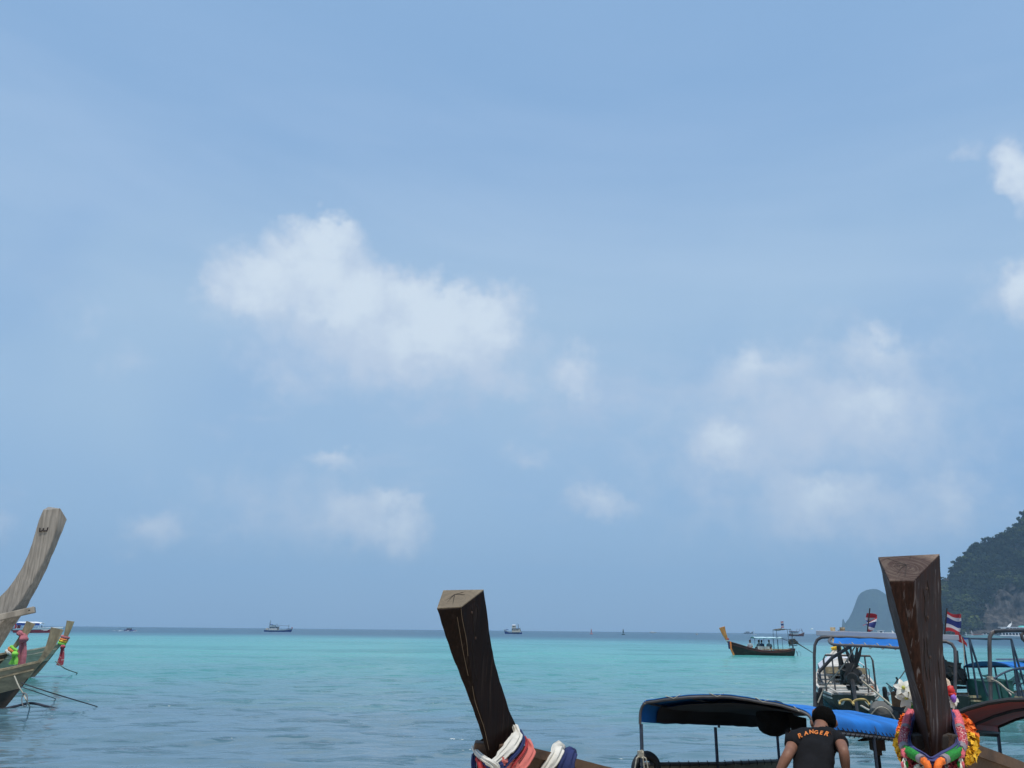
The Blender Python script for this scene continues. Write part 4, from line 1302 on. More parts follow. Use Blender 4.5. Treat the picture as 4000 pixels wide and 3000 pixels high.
def garland(side):
    X = lambda px: px if side < 0 else 7287 - px          # mirrored about the prow
    lab = 'left' if side < 0 else 'right'
    P = lambda px, py, Y: at(X(px), py, Y)
    g = thing('flower_garland', 'pink, crimson and green bud garland on the %s side of the garlanded prow' % lab, 'garland', P(3600, 2990, 4.4), 0, 'garlands on the right-hand prow')
    bead_tube([P(3560, 2782, 4.86), P(3546, 2812, 4.82), P(3540, 2842, 4.76)], .024).build('pink_buds', F_PINK, g)
    bead_tube([P(3540, 2842, 4.76), P(3537, 2852, 4.74)], .026, bump_=.05, step=.006).build('band', F_BAND, g)
    bead_tube([P(3537, 2852, 4.74), P(3531, 2885, 4.68), P(3531, 2915, 4.60)], .025).build('net_buds', F_NET, g)
    bead_tube([P(3531, 2915, 4.60), P(3540, 2928, 4.55)], .026, bump_=.05, step=.006).build('band', F_BAND, g)
    bead_tube([P(3542, 2930, 4.53), P(3565, 2947, 4.44), P(3592, 2962, 4.36)], .022).build('green_buds', F_GREEN, g)
    bead_tube([P(3592, 2962, 4.36), P(3606, 2970, 4.33)], .023, bump_=.05, step=.006).build('band', F_BAND, g)
    bead_tube([P(3607, 2972, 4.32), P(3620, 2982, 4.29), P(3626, 3010, 4.28), P(3626, 3050, 4.30)], .016).build('orange_tassel', F_ORANGE, g)
    # bud pendants
    pd = bead_tube([P(3533, 2934, 4.52), P(3535, 2948, 4.5), P(3534, 2955, 4.5)], .018).build('pendant', F_PINK, g)
    for k, (dx, ln) in enumerate(((-9, 26), (0, 34), (9, 24))):
        MB().tube([P(3534, 2955, 4.5), P(3534 + dx * .6, 2965, 4.49), P(3534 + dx, 2955 + ln, 4.48)], .003, 5).build('thread', F_WHITE, pd)
        MB().ball(P(3534 + dx, 2955 + ln + 6, 4.48), (.008, .008, .016), 8, 6).build('bud', (F_PINK, F_WHITE, F_GREEN)[k], pd)
    return g
garland(-1); garland(1)
def marigold(side):
    lab = 'left' if side < 0 else 'right'
    if side > 0:
        po = [at(3752, 2810, 4.90), at(3776, 2835, 4.88), at(3790, 2875, 4.84)]
        py = [at(3793, 2885, 4.82), at(3794, 2915, 4.78), at(3784, 2945, 4.74), at(3772, 2962, 4.7)]
        r = .036
    else:
        po = [at(3540, 2808, 4.92), at(3530, 2835, 4.90), at(3520, 2862, 4.88)]
        py = [at(3517, 2872, 4.86), at(3514, 2910, 4.82), at(3522, 2940, 4.78), at(3528, 2955, 4.75)]
        r = .022
    g = thing('marigold_garland', 'ruffled orange and yellow marigold garland on the %s of the garlanded prow' % lab, 'garland', at(3640 + 130 * side, 2965, 4.75), 0, 'garlands on the right-hand prow')
    ruffle(po, r, 520, 5 + side, .028).build('orange_flowers', F_ORANGE, g, smooth=False)
    ruffle(py, r * 1.05, 620, 9 + side, .028).build('yellow_flowers', F_YELLOW, g, smooth=False)
marigold(-1); marigold(1)
cg = thing('crimson_garland', 'dark crimson flower garland with white blossoms below the right-hand prow', 'garland', at(3640, 3010, 4.5), 0, 'garlands on the right-hand prow')
ruffle([at(3545, 2955, 4.62), at(3580, 2985, 4.5), at(3615, 3002, 4.42)], .034, 420, 31, .024).build('crimson_flowers', F_CRIM, cg, smooth=False)
ruffle([at(3740, 2955, 4.62), at(3712, 2985, 4.5), at(3675, 3002, 4.42)], .034, 420, 32, .024).build('crimson_flowers', F_CRIM, cg, smooth=False)
ruffle([at(3580, 3000, 4.42), at(3600, 3006, 4.40)], .014, 60, 33, .02).build('white_blossoms', F_WHITE, cg, smooth=False)
ruffle([at(3690, 3002, 4.42), at(3710, 3000, 4.44)], .014, 60, 34, .02).build('white_blossoms', F_WHITE, cg, smooth=False)

# cloth flowers behind the prow
def lily(c, r, seed, toward):
    rnd = random.Random(seed)
    ax = V(toward).normalized()
    u = ax.orthogonal().normalized(); b = ax.cross(u)
    mb = MB()
    for k in range(6):
        a = k * 1.047 + rnd.uniform(-.15, .15)
        d = u * math.cos(a) + b * math.sin(a)
        t = ax.cross(d)
        rows = []
        for i in range(5):
            s = i / 4
            w_ = r * .26 * math.sin(math.pi * (0.12 + .86 * s)) + .001
            cpt = c + d * r * s + ax * r * (.45 * s - .55 * s * s)
            rows.append([cpt + t * w_ * j + ax * (.05 * r * abs(j)) for j in (-1, 0, 1)])
        mb.sheet(rows, .0025)
    return mb
wf = thing('white_flowers', 'bunch of white lily blossoms tucked behind the left of the garlanded prow', 'flowers', at(3530, 2790, 5.0))
for i, (px, py, r) in enumerate(((3528, 2688, .055), (3545, 2700, .05), (3540, 2728, .06), (3556, 2752, .055), (3562, 2775, .045))):
    c = at(px, py, 4.95 + .02 * i)
    f = lily(c, r, 60 + i, (-.5 + .2 * i, -.8, .35 - .15 * i)).build('blossom', F_WHITE, wf)
    MB().ball(c + V((-.005, -.014, .004)), .011, 8, 6).build('core', F_CORE, f)
MB().tube([at(3545, 2690, 4.99), at(3560, 2750, 5.0), at(3575, 2800, 5.0)], .006, 6).build('stalk', F_GREEN, wf)
rf = thing('ribbon_flowers', 'red bud over white and purple ribbon flowers at the right edge of the garlanded prow', 'flowers', at(3722, 2760, 5.0))
MB().ball(at(3713, 2697, 4.97), (.022, .02, .028), 12, 8, jit=.3, seed=2).ball(at(3717, 2712, 4.97), (.024, .02, .018), 12, 8, jit=.3, seed=5).build('red_bud', mat('red_petal', (0.62, 0.02, 0.015), .6), rf)
lily(at(3722, 2728, 4.98), .045, 71, (.3, -.9, .2)).build('blossom', F_WHITE, rf)
MB().ball(at(3725, 2728, 4.95), (.016, .012, .022), 10, 8, jit=.3, seed=6).build('purple_petal', mat('purple_petal', (0.26, 0.10, 0.50), .6), rf)
lily(at(3720, 2750, 4.98), .035, 72, (.3, -.9, -.2)).build('blossom', F_WHITE, rf)
lily(at(3702, 2670, 5.0), .035, 73, (.6, -.8, .2)).build('blossom', mat('cream_petal', (0.66, 0.50, 0.36), .6), rf)

# ------------------------------------------------------------------ big grey prow at the left edge
A_HEAD = 78.0
A_T = at(-70, 2520, 8.0)
A_loc = loc_for((0.80, 0, 1.35), A_T, A_HEAD, 2.0)
boatA, hA = longtail('longtail_boat', 'longtail boat with big weathered grey prow leaning in at the left edge', 'boat', A_loc, A_HEAD, L=9.0, B=0.95, hull_m=W_GREY, rail_m=W_GREY, in_m=W_GREY,
                     planks=True, stem=False, pitch=2.0, stab=[(0, .8), (.3, .66), (.5, .66), (.7, .8), (.85, 1.02), (.94, 1.2), (1, 1.35)], beam=False, deck_m=W_GREY, group='longtail boats along the shore')
# near side face: back edge / ridge; the narrow front face turns away to the right
ST_A = [[(262, 2030, 8.06), (236, 1984, 8.00), (169, 1990, 8.00), (190, 1978, 8.22)],
        [(241, 2085, 8.06), (216, 2075, 7.99), (148, 2042, 8.00), (180, 2040, 8.22)],
        [(208, 2163, 8.06), (182, 2165, 7.99), (122, 2130, 8.00), (150, 2130, 8.22)],
        [(172, 2247, 8.06), (132, 2262, 7.98), (88, 2212, 8.00), (112, 2212, 8.22)],
        [(130, 2326, 8.06), (78, 2350, 7.97), (46, 2278, 8.00), (70, 2280, 8.22)],
        [(98, 2385, 8.06), (36, 2400, 7.97), (0, 2330, 8.00), (30, 2330, 8.22)],
        [(48, 2458, 8.06), (-20, 2470, 7.97), (-70, 2390, 8.00), (-50, 2390, 8.22)],
        [(0, 2534, 8.06), (-80, 2560, 7.98), (-170, 2450, 8.02), (-150, 2450, 8.2)],
        [(-90, 2680, 8.1), (-160, 2700, 8.0), (-300, 2600, 8.05), (-280, 2600, 8.2)],
        [(-190, 2900, 8.15), (-250, 2900, 8.1), (-420, 2800, 8.1), (-400, 2800, 8.2)]]
PROW_A = streak_wood('prow_grey_wood', (0.30, 0.272, 0.235), (0.12, 0.105, 0.085), 0.55, 0.6, .72, 1.2)
secA = traced(ST_A)
MB().loft(secA).build('stem', PROW_A, boatA, angle=30, bevel=0.016)
bm_ = MB().bar(at(-160, 2448, 7.72), at(137, 2381, 7.96), 0.14, 0.058).build('crossbeam', W_GREY, boatA, smooth=False, bevel=0.006)
MB().lathe(at(114, 2384, 7.868), [(.006, -.004), (.006, .004)], 8, (0, -1, 0)).build('bolt', RUBBER, bm_)
# hand-painted marks near the top
mk = MB()
for st in ([(156, 2062), (154, 2077), (160, 2076), (167, 2072), (170, 2063)], [(163, 2073), (158, 2078)], [(182, 2076), (187, 2060)], [(170, 2075), (175, 2073), (182, 2074)]):
    mk.tube([at(px, py, 7.989) for px, py in st], .0055, 6)
mk.build('painted_mark', mat('black_brush_paint', (0.02, 0.012, 0.015), .7), boatA)
# ------------------------------------------------------------------ dark sheet added for shade under the canopy; stern of the middle boat
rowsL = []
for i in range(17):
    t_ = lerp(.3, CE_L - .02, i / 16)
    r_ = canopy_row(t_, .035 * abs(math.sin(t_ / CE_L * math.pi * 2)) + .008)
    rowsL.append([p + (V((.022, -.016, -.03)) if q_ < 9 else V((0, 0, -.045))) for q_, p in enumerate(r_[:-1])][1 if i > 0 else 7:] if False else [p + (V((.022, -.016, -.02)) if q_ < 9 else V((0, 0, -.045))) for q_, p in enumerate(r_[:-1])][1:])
MB().sheet(rowsL, 0.006).build('canopy_shade_sheet', mat('charcoal_shade', (0.016, 0.018, 0.024), 0.9, 0.4, 3.0), boatE)

YE0, YE1 = 13.5, 12.5
def fr(px, py, dy=0.0):       # point on the stern frame of the middle boat
    return at(px, py, lerp(YE0, YE1, (px - 3180) / 555) + dy)
pipe = lambda pts, r=.027, n=8: MB().tube(pts, r, n)
leg0 = [fr(3183, 2900), fr(3182, 2700), fr(3181, 2560), fr(3183, 2520), fr(3192, 2500), fr(3208, 2490), fr(3235, 2488), fr(3300, 2489), fr(3660, 2504), fr(3698, 2507), fr(3718, 2516), fr(3730, 2535), fr(3732, 2570), fr(3731, 2700), fr(3730, 2900)]
pipe(leg0, .024, 10).build('stern_frame', PIPE, boatE)
loop_ = smooth_pts([fr(3268, 2484) + V((0, .5, 0)), fr(3246, 2492), fr(3238, 2502, -.3), fr(3246, 2513, -.5), fr(3270, 2519, -.55), fr(3400, 2524, -.55), fr(3545, 2534, -.55)], 5)
pipe(loop_, .021).build('stern_frame_loop', PIPE, boatE)
pipe([fr(3198, 2626), fr(3250, 2570), fr(3292, 2523) - V((0, .3, 0))], .025).build('brace', PIPE, boatE)
tp = [fr(3260 + 288 * i / 12, 2483 + .4 * i, .1) for i in range(13)]
bt = [fr(3254 + 292 * i / 12, 2514 + 1.05 * i, -.5) for i in range(13)]
MB().sheet([[a.lerp(b, j / 4) - V((0, 0, .02 * math.sin(j / 4 * 3.14) + .006 * math.sin(i * 1.9))) for j in range(5)] for i, (a, b) in enumerate(zip(tp, bt))], .006).build('stern_awning', TARP_BLUE, boatE)
for k in range(5):
    c = bt[1 + 2 * k]; d_ = bt[3 + 2 * k] if 3 + 2 * k < 13 else bt[12]
    MB().tube([c + V((0, 0, .03)), c.lerp(d_, .4) + V((0, -.03, -.05)), c.lerp(d_, .8) + V((0, -.03, .01))], .007, 5).build('lacing', ROPE, boatE)
# board laid on the frame
b0, b1 = fr(3188, 2477), fr(3746, 2496)
u_ = (b1 - b0).normalized(); v_ = V((-u_.y, u_.x, 0))
b0.z -= .02; b1.z -= .02
MB().loft([[b0 + v_ * .0, b0 + v_ * 1.0, b0 + v_ * 1.0 + V((0, 0, .075)), b0 + V((0, 0, .075))], [b1, b1 + v_ * 1.0, b1 + v_ * 1.0 + V((0, 0, .075)), b1 + V((0, 0, .075))]]).build('roof_board', mat('pale_grey_board', (0.36, 0.39, 0.42), .5, .08, 3.0), boatE, smooth=False, bevel=.006)
for px in (3243, 3268, 3714):
    p_ = fr(px, 2482)
    MB().bar(p_ - V((0, .05, .06)), p_ + V((0, -.05, .08)), .03, .012).build('bracket', RUBBER, boatE, smooth=False)
def rope(pts, r, m_, label, name='rope', sm=6):
    return MB().tube(smooth_pts(pts, sm), r, 6).single(name, m_, label, 'rope')
rope([fr(3294, 2524) - V((0, .45, 0)), fr(3262, 2600) - V((0, .3, 0)), fr(3226, 2680), fr(3195, 2745)], .011, ROPE, 'pale rope slanting down from the stern frame left corner of the middle boat')
rope([fr(3507, 2532) - V((0, .5, 0)), fr(3496, 2600) - V((0, .4, 0)), fr(3478, 2700)], .008, ROPE, 'thin pale rope hanging from the blue stern awning beside the garlanded prow')
rope([fr(3462, 2668), fr(3490, 2692), fr(3503, 2703)], .008, ROPE_DARK, 'dark line running from the white boat to the rusty engine')
# rusty engine showing right of the blue canopy
eq = at(3538, 2740, 12.9)
er = MB().box(eq, (.26, .3, .26), (0, 0, .4)).lathe(eq + V((.02, -.17, 0)), [(.10, -.02), (.10, .02), (.05, .03)], 14, (0, -1, 0)).ball(eq + V((-.10, -.12, .1)), .03, 8, 6)
e_ = er.build('stern_engine', RUST, boatE, angle=35, bevel=.012)
MB().box(eq - V((0, 0, .2)), (.42, .3, .22), (0, .1, .4)).tube([eq + V((-.12, 0, .1)), eq + V((-.14, 0, .22)), eq + V((-.08, 0, .30)), eq + V((-.10, 0, .34))], .018, 6).box(eq + V((-.16, -.1, -.22)), (.12, .2, .2)).build('crankcase', BLACK, e_, bevel=.01)
MB().tube([eq + V((-.12, -.05, .13)), eq + V((-.16, -.05, .2)), eq + V((-.13, -.05, .26))], .014, 6).build('hook', STEEL, e_)
for i, (px, py, rr_, m_, lb) in enumerate(((3308, 2752, .085, ROPE_YEL, 'pale yellow hose loop standing behind the blue canopy, left of the pair'), (3366, 2754, .10, ROPE_YEL, 'yellow hose loop standing behind the blue canopy, right of the pair'))):
    c = at(px, py, 12.4)
    MB().tube([c + V((rr_ * 1.15 * math.cos(a), .03 * math.sin(3 * a), rr_ * math.sin(a) * .8)) for a in [3.1416 * j / 16 for j in range(17)]], .016, 8).single('hose_loop', m_, lb, 'hose', 'hose loops behind the blue canopy')
c = at(3440, 2778, 12.3)
MB().ball(c, (.15, .13, .13), 16, 10, jit=.2, seed=4).single('grey_sack', mat('grey_sack_cloth', (.13, .13, .12), .9, .2, 6, bump=.5), 'dark grey tied sack at the stern behind the blue canopy', 'sack')
rope([c + V((-.17, -.05, -.05)), c + V((-.09, -.15, .06)), c + V((.03, -.15, .04)), c + V((.15, -.1, -.1))], .009, ROPE, 'pale cord round the grey sack at the stern')
# wooden tub on the board
wb = fr(3291, 2464, .3); wb.z = b0.z + .075
tubm = thing('wooden_tub', 'small tan wooden tub standing on the grey roof board', 'tub', wb)
MB().lathe(wb, [(.036, 0), (.042, .055), (.038, .055), (.034, .01)], 18).build('staves', W_TAN, tubm)
MB().lathe(wb + V((0, 0, .015)), [(.040, 0), (.041, .008)], 18).build('band', RUST, tubm)
MB().tube([fr(3215, 2474) + V((0, .2, .03)), fr(3310, 2475) + V((0, .2, .03)), fr(3540, 2485) + V((0, .2, .02))], .008, 6).single('red_pole', mat('red_brown_stick', (.12, .02, .02), .7), 'thin dark red pole lying along the grey roof board', 'pole')

# flags
FLAG_R = mat('flag_red', (0.36, 0.022, 0.03), .8, .1, 5); FLAG_W = mat('flag_white', (0.48, .48, .5), .8, .08, 5); FLAG_B = mat('flag_navy', (0.012, 0.025, 0.14), .8, .1, 5)
def flag(foot, tip, label, kind, fly=(1, 0, 0)):
    foot, tip = V(foot), V(tip)
    root = thing('flag', label, 'flag', foot, 0, 'national flags on the stern frames')
    MB().tube([foot, tip], .010, 8).build('pole', W_DARK, root)
    up_ = (tip - foot).normalized()
    H = (tip - foot).length
    stripes = [(0, 1, FLAG_R), (1, 2, FLAG_W), (2, 4, FLAG_B), (4, 5, FLAG_W), (5, 6, FLAG_R)]
    h = H * .74
    base = foot + up_ * (H * .16 if kind == 0 else H * .08)
    for a, b, m_ in stripes:
        rows = []
        for i in range(3):
            s = lerp(a, b, i / 2) / 6
            r_ = []
            for j in range(13):
                t = j / 12
                if kind == 0:      # full, blown towards us and curling away
                    x = .17 * math.sin(t * 2.5) * (1 - .25 * abs(s - .5)); y = -.16 * t + .05 * math.sin(t * 5)
                    z = s * h * (1 - .12 * t) - .05 * t + .02 * math.sin(t * 6 + s * 3)
                else:              # limp, rolled on itself
                    x = .13 * math.sin(t * 3.4) + .05 * t * (1 - s); y = -.06 * math.cos(t * 5.5 + s * 4) + .06
                    z = s * h * (1 - .05 * t) - .16 * t * s + .03 * math.sin(t * 5 + s * 6)
                r_.append(base + V((x * fly[0], y, 0)) + up_ * z)
            rows.append(r_)
        MB().sheet(rows, .003).build('stripe', m_, root)
    return root
flag(fr(3388, 2468, .3), fr(3398, 2376, .3), 'limp red, white and blue striped flag on the roof board left of the garlanded prow', 1)
flag(fr(3690, 2484, .3), fr(3699, 2376, .3), 'red, white and blue striped flag flying on the roof board right of the garlanded prow', 0)
rc = fr(3744, 2474) + V((0, .1, 0))
MB().sheet([[rc + V((.02 * i, -.02 * i, -.024 * i * i * .2 - .03 * j + .02 * math.sin(i + j))) for j in range(4)] for i in range(6)], .004).single('red_rag', RED_CLOTH, 'small red rag hanging off the right end of the roof board', 'rag')
rope([fr(3754, 2486), fr(3764, 2530), fr(3768, 2600)], .006, ROPE, 'thin cord hanging below the red rag')

# stern frame of the garlanded boat (its boat lies in front of the green boxes)
def fg(px, py, Y=12.6): return at(px, py, Y)
pipe([fg(3872, 2800), fg(3868, 2640), fg(3865, 2520), fg(3866, 2490), fg(3874, 2472), fg(3890, 2465), fg(3930, 2463, 12.3), fg(4020, 2462, 11.9), fg(4100, 2464, 11.5), fg(4125, 2480, 11.4), fg(4130, 2560, 11.4), fg(4135, 2800, 11.4)], .028, 10).build('stern_frame', PIPE, boatG)
pipe([fg(3998, 2470, 12.0), fg(3990, 2480, 12.0), fg(3993, 2495, 12.0), fg(4010, 2512, 12.0)], .022).build('stern_frame_loop', PIPE, boatG)
kc = fg(3868, 2652)
rk = MB()
for k in range(4):
    rk.tube([kc + V((.038 * math.cos(a), .038 * math.sin(a), .018 * k - .03)) for a in [j * .7 for j in range(10)]], .008, 6)
rk.tube(smooth_pts([kc, fg(3900, 2665, 12.4), fg(3930, 2690, 12.2), fg(3960, 2708, 12)], 6), .010, 6)
rk.tube(smooth_pts([kc, fg(3905, 2672, 12.4), fg(3935, 2698, 12.2), fg(3950, 2715, 12)], 6), .010, 6)
rk.single('rope_lashing', ROPE, 'brown rope lashed round the grey stern pipe and led off right', 'rope')

# ------------------------------------------------------------------ white-lined boat seen from its stern
HS = ground(3338, 26.0)
HD = V((math.sin(R(19)), math.cos(R(19)), 0))
boatH, hH = longtail('longtail_boat', 'longtail boat with white inside seen from its stern, black engine raised', 'boat', HS + HD * 9.4 + V((0, 0, .2)), 19, L=9.4, B=0.98, hull_m=W_GREEN, in_m=W_WHITE, rail_m=W_WHITE, stem_m=W_TAN,
                     thwarts=6, ribs=11, deck_m=W_WHITE, stem_h=.85, tdrop=.04, pitch=1.6, group='longtail boats along the shore', stab=[(0, .50), (.3, .42), (.5, .46), (.7, .62), (.85, .9), (.94, 1.1), (1, 1.3)])
awning(boatH, -5.4, -2.9, .80, .98, .36, mat('white_cabin_roof', (.62, .62, .66), .6, .1, 3, stain=(.4, .38, .36), stain_scale=2), 3, .5, PIPE_BLUE, name='cabin_roof')
MB().box((-5.42, 0, .92), (.05, 1.4, .2)).build('bulkhead', W_TAN, boatH, True, smooth=False)
pipe([V((-8.6, -.72, .5)), V((-8.6, -.72, 1.45)), V((-8.6, -.66, 1.58)), V((-8.6, .66, 1.58)), V((-8.6, .72, 1.45)), V((-8.6, .72, .5))], .03).build('stern_frame', PIPE, boatH, True)
for s_ in (-.5, .46):
    pipe([V((-8.6, s_, 1.56)), V((-8.65, s_, .5))], .024).build('post', PIPE, boatH, True)
eH = engine(boatH, (-9.5, .0, 1.02), (-12.0, .05, .12), 1.18, BLACK, True, 3)
for a, b, c in ((-.2, 1.4, .22), (-.05, 1.5, .05), (-.22, 1.55, -.28), (.0, 1.45, -.16)):
    MB().tube(smooth_pts([V((-9.5, -.1, 1.25)), V((-9.55, -.12 + c * .4, 1.5)), V((-9.6, c - .1, 1.92))], 5), [.06] * 4 + [.05] * 4 + [.035] * 3, 8).build('hose', RUBBER, eH, True)
MB().tube([V((-9.45, .25, .9)), V((-9.5, .28, 1.6)), V((-9.5, .28, 1.95))], .05, 8).build('chimney', BLACK, eH, True)
for y_, z_ in ((.96, .62), (.9, .2), (-1.02, .62)):
    pass
for k, (x_, y_, z0_, z1_) in enumerate(((-8.8, .92, .62, -.12), (-9.0, 1.05, .50, -.1), (-7.9, -1.06, .62, -.05))):
    MB().tube(smooth_pts([V((x_, y_, z1_)), V((x_ + .06, y_ + .02, (z0_ + z1_) / 2)), V((x_, y_ * .96, z0_))], 4), [.05, .075, .08, .085, .08, .08, .075, .07, .05], 8).build('fender', RUBBER, boatH, True)
MB().box((-6.9, -.74, .46), (.4, .05, .16)).build('orange_board', mat('orange_plank', (.42, .12, .04), .7), boatH, True, smooth=False)
MB().tube([V((-8.9, .62, .62)), V((-9.6, -.35, .12)), V((-9.8, -.75, -.05))], .03, 8).build('pole', W_WHITE, boatH, True)
for y_ in (-.42, .34):
    MB().bar(V((-9.54, y_ - .09, .36)), V((-9.54, y_, .22)), .03, .05).bar(V((-9.54, y_ + .1, .34)), V((-9.54, y_, .22)), .03, .05).build('painted_chevron', W_WHITE, boatH, True, smooth=False)
bw = ROOT[boatH.name] @ V((.85, 0, 1.36))
sash([('yellow_band', [bw + V((-.2, -.12, 0)), bw + V((0, -.2, .04)), bw + V((.2, -.12, 0))], .14, .08, YELLOW_CLOTH), ('white_band', [bw + V((-.2, -.1, -.12)), bw + V((0, -.18, -.08)), bw + V((.2, -.1, -.12))], .1, .08, WHITE_CLOTH),
      ('red_band', [bw + V((-.12, -.12, .14)), bw + V((.0, -.18, .2)), bw + V((.2, -.12, .12))], .1, .08, RED_CLOTH)], 'prow_sash', 'yellow, white and red cloth on the bow of the white-lined boat', 'sash', 'cloth wound round prows')
r0 = ROOT[boatH.name] @ V((-9.4, -.3, .9)); r1 = ROOT[boatH.name] @ V((-9.3, -.9, .1))
rope([r0, r0.lerp(r1, .5) - V((0, .6, .05)), r1 - V((0, 1.2, .1))], .03, ROPE, 'white mooring rope slanting across the stern of the white-lined boat')

# ------------------------------------------------------------------ boat with green boxes at the right
JS = on(3742, 2790)
boatJ, hJ = longtail('longtail_boat', 'longtail boat with black engine and solar roof at the right edge', 'boat', JS + V((math.sin(R(66)), math.cos(R(66)), 0)) * 9.2, 66, L=9.2, B=.92, hull_m=W_GREEN, in_m=W_WHITE, rail_m=W_TAN,
                     thwarts=3, ribs=13, group='longtail boats along the shore', stab=[(0, .52), (.3, .44), (.5, .5), (.7, .7), (.85, .95), (.94, 1.15), (1, 1.3)])
eJ = engine(boatJ, (-9.3, .0, 1.05), (-11.4, .3, .6), 1.2, BLACK, False, 8)
MB().tube([V((-8.8, .1, 1.2)), V((-8.75, .1, 1.75))], .045, 8).build('chimney', PIPE, eJ, True)
# tall awning over the engine
awning(boatJ, -9.3, -7.5, .8, 2.12, .08, TARP_TEAL, 2, .5, PIPE_BLUE, .028, .03, .03)
for a, b in (((-9.3, -.8, 2.1), (-8.9, -.8, .55)), ((-7.5, -.8, 2.1), (-7.2, -.82, .5)), ):
    MB().tube([V(a), V(b)], .03, 8).build('post', PIPE_BLUE, boatJ, True)
awning(boatJ, -7.6, -3.4, .82, 1.28, .16, TARP_BLUE, 4, .5, PIPE_BLUE, .026, .05, .02, name='blue_awning')
MB().box((-5.3, -.1, 1.47), (2.2, 1.3, .03), (0, 0, 0)).build('solar_panel', mat('solar_panel_glass', (.10, .12, .17), .35, .1, 2), boatJ, True, smooth=False)
for y_ in (-.76, .56):
    MB().box((-5.3, y_, 1.475), (2.24, .04, .05)).build('panel_frame', STEEL, boatJ, True, smooth=False)
for x_ in (-6.42, -4.18):
    MB().box((x_, -.1, 1.477), (.04, 1.3, .045)).build('panel_frame', STEEL, boatJ, True, smooth=False)
# hammock net slung under the low canopy frame
rows = [[V((lerp(-8.3, -6.5, i / 10), -.5 + .35 * j / 4, 1.12 - .28 * math.sin(math.pi * i / 10) - .05 * math.sin(math.pi * j / 4))) for j in range(5)] for i in range(11)]
nt = bpy.data.materials.new('grey_net'); nt.use_nodes = True
T = NT(nt.node_tree); p_ = T.n['Principled BSDF']; p_.inputs['Base Color'].default_value = (.10, .12, .13, 1); p_.inputs['Roughness'].default_value = .9; p_.inputs['Alpha'].default_value = .55
MB().sheet(rows, .004).single('hammock', nt, 'grey net hammock slung below the canopy frame at the right', 'hammock')
bpy.data.objects['hammock'].matrix_world = ROOT[boatJ.name] @ Matrix.Translation(bpy.data.objects['hammock'].location)
ROOT['hammock'] = bpy.data.objects['hammock'].matrix_world.copy()
MB().tube(smooth_pts([V((-8.7, -.82, .95)), V((-8.0, -.82, 1.18)), V((-7.2, -.82, 1.30)), V((-6.4, -.82, 1.30))], 5), .028, 8).build('canopy_rail', PIPE_BLUE, boatJ, True)
for x_, z_ in ((-8.5, 1.02), (-8.05, 1.16), (-7.5, 1.26), (-6.9, 1.3)):
    MB().tube([V((x_, -.82, z_)), V((x_ + .06, -.84, .45))], .02, 6).build('post', PIPE_BLUE, boatJ, True)
def crate(x0, x1, lab):
    root = thing('canvas_crate', lab, 'crate', ROOT[boatJ.name] @ V(((x0 + x1) / 2, -.55, .42)), 0, 'green canvas crates on the right-hand boat')
    M_ = ROOT[boatJ.name]
    sec = lambda x, e: [M_ @ V((x, -.80 - e, .40)), M_ @ V((x, -.80 - e, .94)), M_ @ V((x, -.25, .98)), M_ @ V((x, -.25, .40))]
    MB().loft([sec(lerp(x0, x1, i / 6), .015 * math.sin(i * 2)) for i in range(7)]).build('cover', GREEN_TARP, root, bevel=.02)
    MB().tube([M_ @ V((x0, -.81, .93)), M_ @ V((x1, -.81, .93))], .014, 6).build('hem', GREEN_TARP, root)
crate(-8.95, -8.30, 'dark green canvas-covered crate beside the black engine'); crate(-8.27, -7.72, 'dark green canvas-covered crate behind the grey stern pipe')
for k in range(5):
    q = ROOT[boatJ.name] @ V((-6.6 + .35 * k, .62, .62))
    MB().tube([q + V((.12 * math.cos(a), .05, .13 * math.sin(a))) for a in [3.14 * j / 10 for j in range(11)]], .018, 6).build('rope_loop', ROPE_DARK, boatJ)

# ------------------------------------------------------------------ boats at the left
def cloth_hang(top, w_, h_, m_, name, label, cat='cloth', wob=.03, group=None, two=None):
    top = V(top)
    rows = []
    for i in range(9):
        s = i / 8
        ww = w_ * (.45 + .55 * s)
        rows.append([top + V((ww * (j / 6 - .5) + wob * math.sin(s * 4 + j) * s, .03 * math.sin(j * 2.1 + s * 3), -h_ * s * (1 - .06 * abs(j - 3) / 3 * (1 if j % 2 else -1)))) for j in range(7)])
    mb = MB().sheet(rows, .008)
    mb.ball(top, (w_ * .34, w_ * .3, w_ * .3), 10, 8, jit=.3, seed=3)
    return mb.single(name, m_, label, cat, group)
boatB, hB = longtail('longtail_boat', 'longtail boat with square tan prow and dark wet bow at the left edge', 'boat', on(8, 2768), 64, L=9.0, B=.9, rake=.80, hull_m=mat('grey_brown_hull', (0.38, 0.265, 0.155), .8, .3, 2, (1, 1, 3), stain=(.17, .12, .075), stain_scale=1.4, stain_lo=.45, stain_hi=.75),
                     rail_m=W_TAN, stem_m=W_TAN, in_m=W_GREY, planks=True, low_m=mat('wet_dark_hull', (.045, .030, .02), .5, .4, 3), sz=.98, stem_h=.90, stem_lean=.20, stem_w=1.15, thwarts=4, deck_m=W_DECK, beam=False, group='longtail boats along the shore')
ct = at(50, 2548, 28)
boatC, hC = longtail('longtail_boat', 'longtail boat with a pink cloth on its prow, second row at left', 'boat', loc_for((.9, 0, 1.25), ct, 60, 0), 60, L=8.5, B=.85, rake=.9, hull_m=W_BROWN, rail_m=W_TAN, stem_m=W_TAN, in_m=W_RED, stem_h=.95, stem_lean=.36, stem_w=1.0, beam=False, group='longtail boats along the shore')
dt = at(247, 2514, 38.2)
